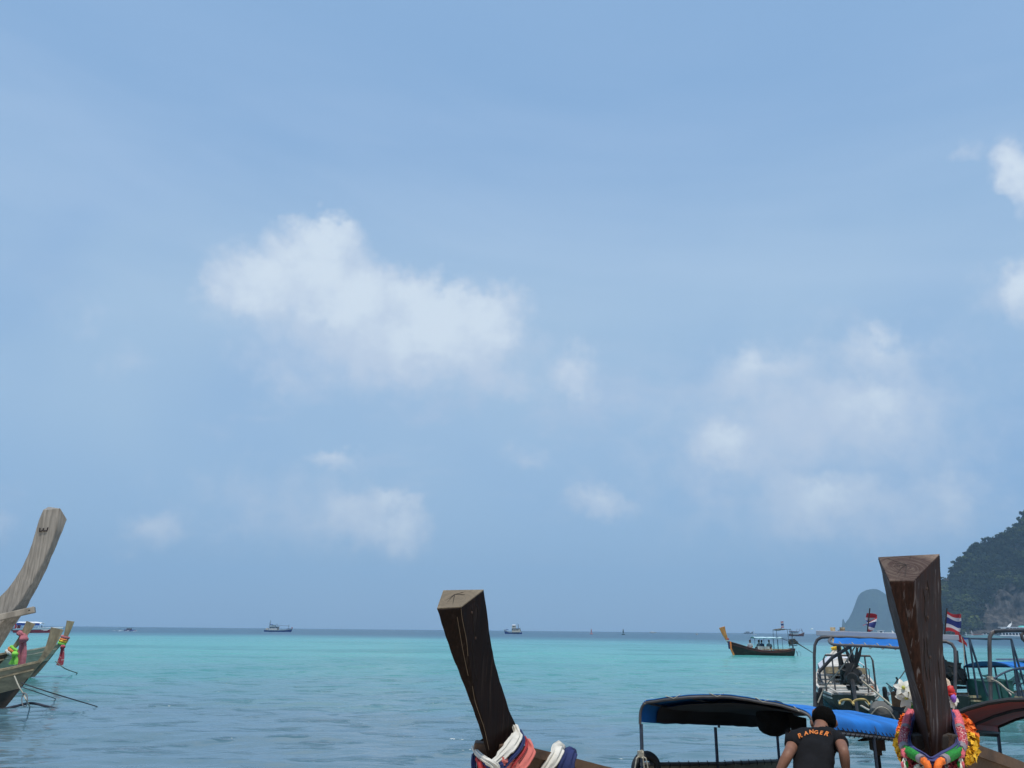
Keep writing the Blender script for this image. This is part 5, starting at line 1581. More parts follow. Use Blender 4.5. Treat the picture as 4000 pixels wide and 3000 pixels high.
boatD, hD = longtail('longtail_boat', 'pale grey longtail boat with yellow and red cloths, farthest of the left group', 'boat', loc_for((.85, 0, 1.25), dt, 70, 0), 70, L=8.5, B=.92, rake=.85, hull_m=mat('pale_grey_hull', (0.43, 0.35, 0.25), .8, .25, 2, (1, 1, 3), stain=(.13, .125, .10), stain_scale=1.2), rail_m=W_DECK,
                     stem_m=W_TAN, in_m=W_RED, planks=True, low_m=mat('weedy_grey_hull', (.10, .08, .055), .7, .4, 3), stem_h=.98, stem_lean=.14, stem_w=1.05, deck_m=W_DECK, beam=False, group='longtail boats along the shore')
def ring(c, r, rz_, m_, tilt=(0, 0, 1)):
    ax = V(tilt).normalized(); u = ax.orthogonal().normalized(); b = ax.cross(u)
    return [c + (u * math.cos(a) + b * math.sin(a)) * r for a in [6.28318 * j / 14 for j in range(15)]]
def wrap(c, r, bands, tilt, name, label):
    root = thing(name, label, 'sash', c, 0, 'cloth wound round prows')
    ax = V(tilt).normalized()
    for k, (m_, hgt) in enumerate(bands):
        MB().tube([q + V((.02 * noise.noise(q * 9), .02 * noise.noise(q * 9 + V((3, 0, 0))), .02 * noise.noise(q * 8))) for q in ring(V(c) + ax * hgt, r * (1 + .05 * k), 0, None, tilt)], [.05 + .014 * math.sin(i * 2.3 + k) for i in range(15)], 8).build('cloth_band', m_, root)
    return root
pc = at(86, 2480, 28.0)
wrap(pc, .115, [(PINK_CLOTH, -.03), (PINK_CLOTH, .03)], (.5, .25, .8), 'pink_sash', 'faded pink cloth knotted high on the second-row prow')
cloth_hang(at(92, 2497, 27.8), .42, .78, PINK_CLOTH, 'hanging_cloth', 'faded pink cloth hanging from the second-row prow at left', 'cloth')
gc = at(46, 2546, 28.0)
wrap(gc, .13, [(WHITE_CLOTH, -.06), (ORANGE_CLOTH, .03), (LIME_CLOTH, .11)], (.5, .25, .8), 'tricolour_sash', 'white, orange and lime cloth wound low on the second-row prow')
cloth_hang(at(58, 2555, 27.7), .30, .32, LIME_CLOTH, 'hanging_cloth', 'lime green cloth end hanging from the second-row prow', 'cloth')
yc = at(246, 2506, 38.1)
wrap(yc, .13, [(LIME_CLOTH, -.09), (YELLOW_CLOTH, .01), (ORANGE_CLOTH, .09), (PINK_CLOTH, .2)], (.25, .1, .95), 'bright_sash', 'lime, yellow and orange cloth wound on the farthest left prow')
cloth_hang(at(245, 2527, 37.8), .32, .78, mat('red_patterned_cloth', (.42, .05, .07), .85, .2, 9, col2=(.55, .40, .38), mixlo=.55, mixhi=.62), 'hanging_cloth', 'red patterned cloth hanging from the farthest left prow', 'cloth')
# mooring lines
rope([at(82, 2667, 21.6), at(200, 2706, 21.0), on(380, 2757) + V((0, 0, -.02))], .014, ROPE_DARK, 'thick dark mooring rope running from the tan prow into the water', 'mooring_rope', 8)
rope([at(76, 2680, 21.5), at(150, 2706, 21.2), on(222, 2728) + V((0, 0, -.02))], .011, ROPE_DARK, 'shorter dark mooring rope below the thick one at left', 'mooring_rope', 8)
rope([at(56, 2640, 21.0), at(74, 2682, 20.9), at(92, 2712, 20.9), at(106, 2742, 20.9), on(118, 2762)], .016, ROPE, 'thin pale cord hanging from the tan prow to the floating pole', 'cord', 8)
kq = at(92, 2710, 20.85)
MB().tube([kq + V((.06 + .07 * math.sin(a) + .05 * math.cos(a) * -.5, -.01, -.14 + .15 * math.cos(a))) for a in [6.283 * j / 20 for j in range(21)]], .013, 6).tube([kq + V((.02 * math.cos(a), .02 * math.sin(a), .03 * (a % 1))) for a in [j * .8 for j in range(12)]], .014, 6).single('cord_loop', mat('grey_cord', (.22, .2, .19), .9), 'knotted loop of grey cord hanging above the floating pole', 'rope')
MB().tube(smooth_pts([on(2, 2773) + V((0, 0, .0)), on(60, 2766) + V((0, 0, .05)), on(118, 2760) + V((0, 0, .09)), on(180, 2765) + V((0, 0, .04)), on(242, 2771) - V((0, 0, .03))], 6), .036, 8).single('floating_pole', mat('wet_dark_bamboo', (.03, .028, .035), .45), 'dark bent pole floating beside the tan prow', 'pole')
rope([on(-60, 2882), on(90, 2872) + V((0, 0, .02)), on(270, 2857) - V((0, 0, .01))], .020, ROPE_DARK, 'dark rope lying on the water at the lower left corner', 'mooring_rope', 8)
rope([at(217, 2584, 37.6), at(255, 2612, 37.0), on(302, 2629)], .022, mat('grey_green_rope', (.10, .12, .09), .9), 'thin mooring rope of the farthest left boat', 'mooring_rope', 8)
# ================================================================== FARTHER OUT
def seated(loc, heading, shirt, label, sc=1.0, lean=0.0):
    """seated person, one body mesh with shirt and hair"""
    root = thing('person', label, 'person', loc, R(heading), 'people sitting in the far longtail boat')
    b = MB()
    b.loft([[V((.15 * math.cos(a), .11 * math.sin(a), 0)) for a in [6.283 * j / 10 for j in range(10)]], [V((.14 * math.cos(a), .10 * math.sin(a), .15)) for a in [6.283 * j / 10 for j in range(10)]],
            [V((.18 * math.cos(a), .11 * math.sin(a), .38)) for a in [6.283 * j / 10 for j in range(10)]], [V((.17 * math.cos(a), .09 * math.sin(a), .47)) for a in [6.283 * j / 10 for j in range(10)]],
            [V((.055 * math.cos(a), .055 * math.sin(a), .53)) for a in [6.283 * j / 10 for j in range(10)]], [V((.05 * math.cos(a), .05 * math.sin(a) + .01, .60)) for a in [6.283 * j / 10 for j in range(10)]],
            [V((.075 * math.cos(a), .085 * math.sin(a) + .015, .66)) for a in [6.283 * j / 10 for j in range(10)]], [V((.08 * math.cos(a), .095 * math.sin(a) + .015, .74)) for a in [6.283 * j / 10 for j in range(10)]],
            [V((.06 * math.cos(a), .07 * math.sin(a) + .01, .82)) for a in [6.283 * j / 10 for j in range(10)]], [V((.02 * math.cos(a), .02 * math.sin(a), .845)) for a in [6.283 * j / 10 for j in range(10)]]])
    for s in (-1, 1):
        b.tube(smooth_pts([V((s * .17, 0, .43)), V((s * .23, .06, .22)), V((s * .14, .26, .14))], 4), [.055] * 4 + [.045] * 3 + [.035] * 2, 8)
        b.tube(smooth_pts([V((s * .09, .02, .06)), V((s * .11, .42, .08)), V((s * .11, .46, -.32))], 4), [.085] * 4 + [.065] * 3 + [.05] * 2, 8)
    b.build('body', SKIN, root, True)
    sh = MB()
    ring_ = lambda rx, ry, z: [V((rx * math.cos(a), ry * math.sin(a), z)) for a in [6.283 * j / 12 for j in range(12)]]
    sh.loft([ring_(.168, .128, -.01), ring_(.158, .118, .15), ring_(.198, .128, .38), ring_(.188, .105, .475), ring_(.07, .07, .53)])
    for s in (-1, 1):
        sh.tube([V((s * .16, 0, .45)), V((s * .22, .03, .30)), V((s * .235, .06, .24))], [.075, .068, .062], 8)
    sh.build('shirt', shirt, root, True)
    MB().ball((0, -.005, .755), (.092, .105, .105), 12, 8).build('hair', HAIR, root, True)
    return root

MY = 85.0
mb0 = ground(2866, MY); mb1 = ground(3096, MY)
ML = (mb1 - mb0).length
boatM, hM = longtail('longtail_boat', 'brown longtail boat with orange prow and passengers, out on the turquoise water', 'boat', mb0, 271, L=ML, B=.85, rake=.55, hull_m=W_HULL, in_m=W_DECK, rail_m=W_RED, stem_m=W_ORANGE, deck_m=W_DECK,
                     stem_h=1.35, stem_lean=.42, stem_w=1.9, stab=[(0, .72), (.15, .55), (.35, .46), (.55, .52), (.75, .80), (.88, 1.08), (1, 1.36)], thwarts=4, beam=False, group='longtail boats along the shore')
awning(boatM, -4.75, -2.0, .75, 1.72, .12, mat('pale_aqua_awning', (.42, .62, .68), .6, .15, 3), 4, .5, PIPE_BLUE, .02, .05, .05)
MB().tube([V((-5.7, .7, .5)), V((-5.7, .7, 1.55)), V((-4.75, .7, 1.68))], .02, 6).build('post', PIPE_BLUE, boatM, True)
for s_ in (-.6, .6):
    MB().tube(smooth_pts([V((-4.3, s_, .5)), V((-4.3, s_, 2.35)), V((-4.42, s_, 2.5)), V((-5.6, s_, 2.55)), V((-5.75, s_, 2.45)), V((-5.85, s_, .8))], 4), .022, 6).build('stern_frame', PIPE_BLUE, boatM, True)
MB().ball((-4.55, 0, 2.5), (.35, .5, .09), 12, 6, jit=.5, seed=2).ball((-5.0, .1, 2.56), (.4, .4, .08), 12, 6, jit=.5, seed=6).build('rolled_tarp', mat('dull_rolled_tarp', (.10, .09, .07), .9, .4, 5), boatM, True)
MB().tube([V((-5.0, 0, 2.52)), V((-5.0, 0, 3.32))], .02, 6).build('flag_pole', W_DARK, boatM, True)
for i, m_ in enumerate((FLAG_R, FLAG_W, FLAG_B, FLAG_W, FLAG_R)):
    z = 3.32 - .10 * i - (.1 if i > 2 else 0)
    MB().box((-5.12, 0, z - (.10 if i == 2 else .05)), (.3, .012, .2 if i == 2 else .1), (0, .06, .2)).build('flag_stripe', m_, boatM, True, smooth=False)
engine(boatM, (-ML - .1, 0, 1.3), (-ML - 2.05, .05, .30), 1.1, mat('worn_engine', (.05, .045, .04), .6, .5, 8), True, 5)
MB().tube([V((-ML - .35, .1, .5)), V((-ML - .5, .1, -.05))], .03, 6).tube([V((-ML - .6 + .18 * math.cos(a), .1, .2 + .24 * math.sin(a))) for a in [6.283 * j / 14 for j in range(15)]], .015, 6).build('rudder_rope', ROPE_DARK, boatM, True)
MB().box((-4.2, 0, .62), (2.9, 1.2, .1)).build('bench', W_TAN, boatM, True, smooth=False)
MB().box((-2.9, .55, .66), (1.2, .06, .5)).build('side_cloth', mat('pale_side_cloth', (.40, .42, .40), .8, .25, 4), boatM, True, smooth=False)
S1 = mat('grey_shirt', (.20, .23, .24), .9, .15, 6); S2 = mat('dark_blue_shirt', (.03, .05, .10), .9, .2, 6); S3 = mat('light_grey_shirt', (.34, .38, .40), .9, .12, 6)
for px, m_, lab, hd in ((2931, S3, 'person in pale shirt sitting nearest the orange prow', 160), (2966, S1, 'person in grey shirt, left of the pair amidships in the far boat', 20), (2977, S2, 'person in dark shirt, right of the pair amidships in the far boat', 10), (3006, S1, 'person in grey shirt sitting alone nearest the far engine', 170)):
    p_ = ground(px, MY - .1, .66)
    seated(p_, hd, m_, lab)
sash([('white_band', [ROOT[boatM.name] @ V((.45, .16, 1.42)), ROOT[boatM.name] @ V((.62, .0, 1.42)), ROOT[boatM.name] @ V((.45, -.16, 1.42))], .16, .12, WHITE_CLOTH), ('red_band', [ROOT[boatM.name] @ V((.42, .17, 1.56)), ROOT[boatM.name] @ V((.6, .0, 1.56)), ROOT[boatM.name] @ V((.42, -.17, 1.56))], .14, .12, RED_CLOTH),
      ('blue_tail', [ROOT[boatM.name] @ V((.46, .2, 1.35)), ROOT[boatM.name] @ V((.48, .24, .95)), ROOT[boatM.name] @ V((.45, .24, .62))], .14, .06, BLUE_CLOTH), ('orange_tail', [ROOT[boatM.name] @ V((.3, .22, 1.35)), ROOT[boatM.name] @ V((.28, .26, .9)), ROOT[boatM.name] @ V((.3, .26, .55))], .14, .06, ORANGE_CLOTH)],
     'prow_sash', 'white, red and blue cloths on the orange prow of the far longtail boat', 'sash', 'cloth wound round prows')

# ------------------------------------------------------------------ fishing boats on the horizon
def work_hull(root, L, B, free, bow, hull_m, band_m, stern=.3):
    us = [i / 20 for i in range(21)]
    hb = lambda u: B * interp([(0, .72), (.15, .92), (.5, 1), (.8, .82), (.93, .45), (1, .04)], u)
    sh = lambda u: free * interp([(0, 1 + stern), (.2, 1.0), (.5, .95), (.75, 1.2), (1, bow)], u)
    for nm, v0, v1, m_ in (('hull', 0, .72, hull_m), ('bulwark', .72, 1, band_m)):
        rows = []
        for u in us:
            pts = []
            for s in (1, -1):
                vv = [lerp(v1, v0, j / 4) for j in range(5)]
                if s < 0: vv = list(reversed(vv))
                for v in vv:
                    z = -.8 + (sh(u) + .8) * v
                    x = L * (u - .5) + (.10 * L * max(0, v - .3)) * u ** 5
                    pts.append(V((x, s * hb(u) * (.55 + .45 * v ** .6), z)))
            rows.append(pts)
        MB().sheet(rows, .06).build(nm, m_, root, True)
    tr = MB()
    tr.loft([[V((x, s * hb(0) * .95, z)) for s, z in ((1, -.6), (1, sh(0)), (-1, sh(0)), (-1, -.6))] for x in (-L / 2 + .08, -L / 2 - .02)])
    tr.build('transom', hull_m, root, True, smooth=False)
    rows = [[V((L * (u - .5), hb(u) * .96 * t, sh(u) * .8)) for t in (-1, 0, 1)] for u in us[:-1]]
    MB().sheet(rows, .05).build('deck', W_TAN, root, True)
    return sh
def place(px, Y, heading):
    p = ground(px, Y)
    return p, math.atan2(math.cos(R(heading)), math.sin(R(heading)))

# pale trawler on the left, bow to the right
p, rz = place(1085, 500, 88)
o = thing('fishing_boat', 'pale fishing boat with blue waterline and mast gear on the left horizon', 'boat', p, rz, 'fishing boats on the horizon')
work_hull(o, 15.6, 2.1, 1.15, 1.9, B_BLUE, B_WHITE)
MB().box((-2.3, 0, 2.0), (5.4, 2.6, 1.9)).box((-3.2, 0, 3.35), (3.0, 2.3, .9)).build('deckhouse', B_WHITE, o, True, smooth=False, bevel=.08)
MB().box((-2.4, 0, 3.0), (6.2, 3.2, .14)).box((-3.2, 0, 3.9), (3.6, 2.7, .12)).build('roof', B_AQUA, o, True, smooth=False)
for x in (-4.2, -3.2, -2.2, -.8): MB().box((x, -1.33, 2.35), (.6, .06, .6)).build('window', GLASS, o, True, smooth=False)
MB().box((0.2, -1.33, 1.9), (.6, .06, 1.4)).build('door', mat('dark_doorway', (.03, .05, .07), .6), o, True, smooth=False)
for x, h_ in ((-5.2, 5.6), (-.9, 4.6), (6.2, 4.2)):
    MB().tube([V((x, 0, 1)), V((x + .1, 0, h_))], .10, 6).build('mast', B_GREY, o, True)
MB().tube([V((-4.7, 0, 3.5)), V((-4.8, 0, 6.2))], .08, 6).ball((-4.8, 0, 6.3), .22, 8, 6).build('mast', B_GREY, o, True)
MB().tube([V((6.2, 0, 3.4)), V((-.9, 0, 3.7))], .08, 6).build('boom', B_GREY, o, True)
for x in (-4.6, -3.6, -1.9): MB().box((x, .3, 4.12 if x < -2 else 3.2), (.9, .5, .3)).build('deck_box', B_BLUE, o, True, smooth=False)
MB().box((6.2, 0, 1.6), (2.2, 1.0, .7), (0, -.12, 0)).build('foredeck_cover', B_BLUE, o, True, smooth=False)
MB().box((-6.3, 0, 1.7), (1.2, 1.4, .7)).build('stern_gear', B_CREAM, o, True, smooth=False)
MB().box((8.2, 0, 2.35), (.7, .05, .6), (0, -.7, 0)).build('bow_flag', FLAG_R, o, True, smooth=False)

# blue boat, bow to the left
p, rz = place(2006, 540, 272)
o = thing('fishing_boat', 'blue-hulled workboat with white wheelhouse top, right of the middle prow', 'boat', p, rz, 'fishing boats on the horizon')
work_hull(o, 11.0, 1.9, 1.15, 2.4, B_BLUE, B_WHITE, .5)
MB().box((-1.6, 0, 2.3), (5.2, 2.6, 2.1)).build('deckhouse', B_CREAM, o, True, smooth=False, bevel=.08)
MB().box((-.2, 0, 3.9), (2.6, 2.2, 1.3)).build('wheelhouse', B_CREAM, o, True, smooth=False, bevel=.06)
MB().box((-.2, 0, 4.85), (2.4, 2.1, .6)).build('window', GLASS, o, True, smooth=False)
MB().lathe((-.2, 0, 5.15), [(1.4, 0), (1.45, .12), (1.0, .42), (.2, .52)], 16).build('roof', WHITE, o, True)
MB().box((-1.6, 0, 3.35), (5.6, 2.9, .12)).build('upper_deck', B_BLUE, o, True, smooth=False)
for x in (.8, -.4, -1.6, -2.8): MB().box((x, 1.33, 2.5), (.7, .06, .7)).build('window', GLASS, o, True, smooth=False)
MB().tube([V((-3.0, 0, 3)), V((-3.0, 0, 5.9))], .17, 8).build('funnel', B_GREY, o, True)
MB().tube([V((-2.2, 0, 4.6)), V((-2.3, 0, 6.8))], .05, 6).build('mast', B_GREY, o, True)
MB().tube([V((-3.4, 0, 3.4)), V((-4.6, 0, 3.7))], .06, 6).build('boom', B_GREY, o, True)
MB().tube([V((4.4, 0, 2.6)), V((4.35, 0, 4.0))], .05, 6).build('mast', B_WHITE, o, True)
MB().box((4.2, 0, 2.55), (1.8, 1.0, .4)).build('windlass', B_BLUE, o, True, smooth=False)
for k, x in enumerate((.4, -1.0, -2.2, -3.4)): MB().tube([V((x + .28 * math.cos(a), 1.98, .75 + .28 * math.sin(a))) for a in [6.283 * j / 12 for j in range(12)]], .1, 6, closed=True).build('tyre_fender', RUBBER, o, True)
MB().box((-4.1, 0, 2.2), (1.0, 1.6, 1.3)).build('stern_gear', B_GREY, o, True, smooth=False, bevel=.1)

# red-brown boat behind the longtail, bow right
p, rz = place(3112, 640, 84)
o = thing('fishing_boat', 'red-brown fishing boat with pale house and raised booms, beyond the far longtail', 'boat', p, rz, 'fishing boats on the horizon')
work_hull(o, 11.2, 2.0, 1.3, 2.1, B_RED, B_RED, .2)
MB().box((-2.0, 0, 2.2), (6.0, 2.6, 2.0)).build('deckhouse', B_AQUA, o, True, smooth=False, bevel=.06)
MB().box((-1.8, 0, 3.4), (7.0, 3.2, .35), (0, .05, 0)).build('roof', B_RED, o, True, smooth=False)
for x in (-3.6, -2.3, -1.0): MB().box((x, -1.33, 2.4), (.6, .06, .8)).build('window', mat('dull_window', (.12, .18, .2), .4), o, True, smooth=False)
MB().tube([V((-5.0, 0, 1.4)), V((-5.2, 0, 5.2))], .14, 6).build('mast', B_GREY, o, True)
MB().tube([V((4.7, 0, 1.8)), V((4.6, 0, 5.3))], .16, 6).build('mast', B_GREY, o, True)
for a, b in (((.1, 0, 3.4), (.9, 0, 5.6)), ((1.9, 0, 2.0), (2.8, 0, 5.5)), ((4.4, 0, 3.8), (3.9, 0, 5.7)), ((-3.2, 0, 3.4), (-3.2, 0, 4.6)), ((4.7, 0, 4.2), (5.7, 0, 2.6)), ((2.2, 0, 4.0), (4.6, 0, 4.0))):
    MB().tube([V(a), V(b)], .085, 6).build('boom', B_RED, o, True)
MB().box((-5.3, 0, 2.2), (.7, 1.2, .8)).build('stern_gear', WHITE, o, True, smooth=False)
MB().box((6.3, 0, 2.55), (.9, .4, .2)).build('bowsprit', B_RED, o, True, smooth=False)

# red and white speedboat at the left
p, rz = place(140, 262, 88)
o = thing('speedboat', 'red and white speedboat with blue canopy at the left behind the prows', 'boat', p, rz)
Ls = 13.0
def sp_row(v0, v1, u):
    hb = 1.5 * interp([(0, .9), (.5, 1), (.8, .72), (1, .03)], u); sh = interp([(0, 1.15), (.5, 1.35), (1, 1.75)], u)
    r_ = []
    for s in (1, -1):
        vv = [lerp(v1, v0, j / 3) for j in range(4)]
        if s < 0: vv.reverse()
        r_ += [V((Ls * (u - .5) + 1.6 * v * u ** 4, s * hb * (.5 + .5 * v), -.5 + (sh + .5) * v)) for v in vv]
    return r_
for nm, a, b, m_ in (('hull', 0, .28, WHITE), ('hull_side', .28, .78, mat('speedboat_red', (.52, .02, .035), .3, .1, 1, coat=.4)), ('gunwale', .78, 1, WHITE)):
    MB().sheet([sp_row(a, b, i / 16) for i in range(17)], .05).build(nm, m_, o, True)
MB().sheet([[V((Ls * (u - .5) + 1.6 * u ** 4, 1.46 * interp([(0, .9), (.5, 1), (.8, .72), (1, .03)], u) * t, interp([(0, 1.15), (.5, 1.35), (1, 1.75)], u) + .08 * (1 - t * t))) for t in (-1, -.5, 0, .5, 1)] for u in [.45 + .55 * i / 9 for i in range(10)]], .05).build('foredeck', WHITE, o, True)
MB().sheet([[V((-5.6 + 7.2 * i / 8, 1.35 * t, 2.95 + .35 * (1 - t * t) - .25 * max(0, i - 6) / 2)) for t in (-1, -.5, 0, .5, 1)] for i in range(9)], .06).build('canopy', WHITE, o, True)
MB().sheet([[V((-5.6 + 7.0 * i / 8, -1.36, 2.9 - .7 * j / 2 + .05 * math.sin(i * 2))) for j in range(3)] for i in range(9)], .03).build('canopy_side', B_BLUE, o, True)
for x in (-5.4, -3.2, -1, 1.2):
    for s in (-1.3, 1.3): MB().tube([V((x, s, 1.1)), V((x, s, 2.95))], .05, 6).build('post', WHITE, o, True)
MB().box((-5.9, 0, 2.0), (.5, 2.4, 1.4)).build('stern_seat', FLAG_R, o, True, smooth=False)
for x in (-7.0,): MB().box((x, .5, .9), (.5, .5, 1.1)).box((x, -.5, .9), (.5, .5, 1.1)).build('outboard', B_GREY, o, True, smooth=False, bevel=.1)
MB().bar(V((-3.2, -1.47, .72)), V((-.6, -1.50, .86)), .02, .12).bar(V((-2.6, -1.48, .58)), V((-1.2, -1.5, .66)), .02, .10).build('hull_lettering', FLAG_B, o, True, smooth=False)
MB().bar(V((2.2, -1.35, .95)), V((4.4, -1.05, 1.05)), .02, .14).bar(V((2.8, -1.28, .78)), V((4.0, -1.1, .84)), .02, .10).build('hull_lettering', WHITE, o, True, smooth=False)
MB().tube([V((1.6, 0, 1.5)), V((1.4, 0, 2.3))], .12, 6).build('windscreen', GLASS, o, True)

# white ferry under the cliff
p, rz = place(4010, 560, 274)
o = thing('ferry', 'two-deck white passenger ferry with dark windows below the cliff', 'boat', p, rz)
work_hull(o, 50, 4.2, 1.6, 1.7, WHITE, WHITE)
MB().box((-1.5, 0, 2.9), (40, 7.2, 2.4)).build('lower_deck', WHITE, o, True, smooth=False)
MB().box((0, 0, 6.1), (28, 6.4, 2.2)).build('upper_deck', WHITE, o, True, smooth=False)
MB().box((0, 0, 7.35), (31, 7.2, .35)).build('roof', WHITE, o, True, smooth=False)
MB().box((0, 0, 4.5), (41, 7.6, .5)).build('deck_edge', WHITE, o, True, smooth=False)
for side in (1, -1):
    for k in range(17): MB().box((18.0 - 2.1 * k, side * 3.62, 3.1), (1.5, .08, 1.3)).build('window', GLASS, o, True, smooth=False)
    for k in range(12): MB().box((12.6 - 2.2 * k, side * 3.22, 6.3), (1.7, .08, 1.1)).build('window', GLASS, o, True, smooth=False)
MB().box((20.0, 0, 4.0), (3, 5, 1.6), (0, .5, 0)).build('bridge_front', GLASS, o, True, smooth=False)
MB().loft([[V((9.5, -.5, 7.5)), V((9.5, .5, 7.5)), V((11.2, .5, 7.5)), V((11.2, -.5, 7.5))], [V((7.8, -.3, 9.8)), V((7.8, .3, 9.8)), V((8.8, .3, 9.8)), V((8.8, -.3, 9.8))]]).tube([V((8.2, 0, 9.7)), V((7.6, 0, 11.0))], .1, 6).build('mast', WHITE, o, True, smooth=False)
MB().ball((1.5, 0, 7.5), (2.4, 2.4, .95), 16, 8).build('dome', mat('aqua_dome', (.05, .45, .42), .5), o, True)

# white cabin boat left of the garlanded prow, only its upper works clear of the roof board
p, rz = place(3455, 470, 268)
o = thing('cabin_boat', 'white cabin boat seen over the grey roof board beside the garlanded prow', 'boat', p, rz)
work_hull(o, 17, 2.2, 1.5, 2.2, WHITE, WHITE)
MB().box((1.8, 0, 3.0), (2.6, 2.6, 1.9)).box((0, 0, 2.0), (9, 3.2, .8)).build('cabin', WHITE, o, True, smooth=False, bevel=.1)
MB().box((1.9, 0, 4.05), (3.4, 3.0, .2)).build('roof', WHITE, o, True, smooth=False)
MB().box((2.1, 1.32, 3.3), (1.2, .06, .8)).build('window', GLASS, o, True, smooth=False)
MB().tube([V((-.2, 1.2, 2.4)), V((-.2, 1.2, 3.1)), V((-4.6, 1.2, 3.1))], .06, 6).tube([V((-2.2, 1.2, 2.4)), V((-2.2, 1.2, 3.1))], .06, 6).build('railing', WHITE, o, True)
MB().loft([[V((-5, -.3, 2.3)), V((-5, .3, 2.3)), V((-6.4, .3, 2.3)), V((-6.4, -.3, 2.3))], [V((-4.6, -.15, 4.2)), V((-4.6, .15, 4.2)), V((-4.9, .15, 4.2)), V((-4.9, -.15, 4.2))]]).build('mast', WHITE, o, True, smooth=False)
MB().tube([V((5.6, 0, 2.4)), V((5.6, 0, 4.0))], .05, 6).build('mast', WHITE, o, True)
MB().tube([V((1.7 + .28 * math.cos(a), 1.4, 2.3 + .28 * math.sin(a))) for a in [6.283 * j / 12 for j in range(12)]], .07, 6, closed=True).build('lifebuoy', FLAG_R, o, True)

# small craft moored under the cliff
def small_boat(px, Y, L, lab, hull_m, heading=90, house=None, masts=(), roof=None):
    p, rz = place(px, Y, heading)
    o = thing('moored_boat', lab, 'boat', p, rz, 'small boats under the cliff and on the horizon')
    work_hull(o, L, L * .14, L * .09, L * .15, hull_m, hull_m)
    if house: MB().box((-L * .1, 0, L * .16), (L * .4, L * .18, L * .12)).build('cabin', house, o, True, smooth=False, bevel=.05)
    if roof: MB().sheet([[V((-L * .35 + L * .6 * i / 4, L * .13 * t, L * .26 + .02 * L * (1 - t * t))) for t in (-1, 0, 1)] for i in range(5)], .06).build('roof', roof, o, True)
    if roof:
        for x in (-.33, .23):
            for s in (-.12, .12): MB().tube([V((L * x, L * s, L * .08)), V((L * x, L * s, L * .26))], .06, 5).build('post', B_GREY, o, True)
    for x, h_ in masts: MB().tube([V((L * x, 0, L * .05)), V((L * x, 0, h_))], .12, 6).build('mast', WHITE, o, True)
    return o
small_boat(3788, 430, 8, 'small blue boat moored under the cliff beside the red one', B_BLUE, 80, B_AQUA, ((-.2, 3.6),), B_AQUA)
small_boat(3822, 440, 9, 'small red boat with a white mast moored under the cliff', B_RED, 100, B_CREAM, ((-.3, 4.4), (.3, 3.0)), B_RED)
small_boat(3862, 450, 8, 'small dark boat with red roof moored beside the ferry bow', B_GREY, 95, WHITE, ((-.1, 3.2),), B_RED)
small_boat(2722, 640, 5.2, 'tiny white cabin cruiser head-on at the horizon', WHITE, 185, WHITE, (), WHITE)
small_boat(2550, 1500, 12, 'tiny pink-white boat just on the horizon line', B_CREAM, 80, WHITE)
small_boat(2924, 1900, 20, 'faint trawler hull-down on the horizon left of the far flag', B_GREY, 90, B_GREY, ((-.2, 9), (.3, 7)))
small_boat(508, 420, 6.0, 'small dark speedboat far left on the horizon leaving a white wake', B_BLUE, 100, B_GREY)
wk = ground(492, 418)
MB().sheet([[wk + V((-6 + 12 * i / 12, .5 * j - .5 + .15 * math.sin(i * 2.2), .12 + .10 * math.sin(i * 1.7 + j))) for j in range(3)] for i in range(13)], .05).single('wake', mat('white_foam', (.75, .78, .78), .9), 'short streak of white wake behind the far speedboat', 'wake')
# channel markers
def buoy(px, Y, m_, top_m, lab):
    p = ground(px, Y)
    o = thing('channel_buoy', lab, 'buoy', p, 0, 'channel buoys')
    MB().lathe((0, 0, -.4), [(.9, 0), (1.15, .4), (1.15, .8), (.7, 1.0)], 14).build('float', m_, o, True)
    MB().tube([V((.5, .5, .6)), V((.12, .12, 2.9))], .08, 6).tube([V((-.5, .5, .6)), V((-.12, .12, 2.9))], .08, 6).tube([V((0, -.6, .6)), V((0, -.14, 2.9))], .08, 6).build('frame', m_, o, True)
    MB().lathe((0, 0, 1.3), [(.42, 0), (.36, 1.3)], 12).build('panel', m_, o, True)
    MB().lathe((0, 0, 2.9), [(.3, 0), (.32, .3), (.06, .9)], 10).build('topmark', top_m, o, True)
buoy(2310, 600, mat('faded_red_buoy', (.42, .16, .16), .7), mat('faded_red_buoy2', (.40, .14, .14), .7), 'faded red channel buoy on the horizon')
buoy(2435, 560, mat('dark_green_buoy', (.015, .05, .05), .7), B_GREY, 'dark green channel buoy on the horizon')
# small yacht mast left of the far flag
p = ground(2946, 900)
o = thing('sailing_yacht', 'tiny bare-masted yacht on the horizon left of the far flag', 'boat', p, 0, 'small boats under the cliff and on the horizon')
work_hull(o, 6, .9, .6, .9, WHITE, WHITE)
MB().tube([V((.5, 0, .4)), V((.5, 0, 8))], .09, 6).build('mast', WHITE, o, True)
# gull
p = at(3171, 2458, 150)
o = thing('gull', 'white gull gliding low over the water right of the red fishing boat', 'bird', p, R(20))
MB().ball((0, 0, 0), (.09, .24, .08), 10, 8).ball((0, .24, .03), (.05, .07, .05), 8, 6).loft([[V((.04, -.2, .02)), V((-.04, -.2, .02)), V((-.04, -.2, 0)), V((.04, -.2, 0))], [V((.09, -.38, .02)), V((-.09, -.38, .02)), V((-.09, -.38, .01)), V((.09, -.38, .01))]]).build('body', WHITE, o, True)
for s in (-1, 1):
    MB().sheet([[V((s * x, .08 - .10 * (x / .6) ** 2 + c * (.11 - .09 * x / .6), .05 + .16 * math.sin(x * 3.2))) for c in (-1, 0, 1)] for x in (0.05, .2, .35, .5, .62)], .012).build('wing', WHITE, o, True)
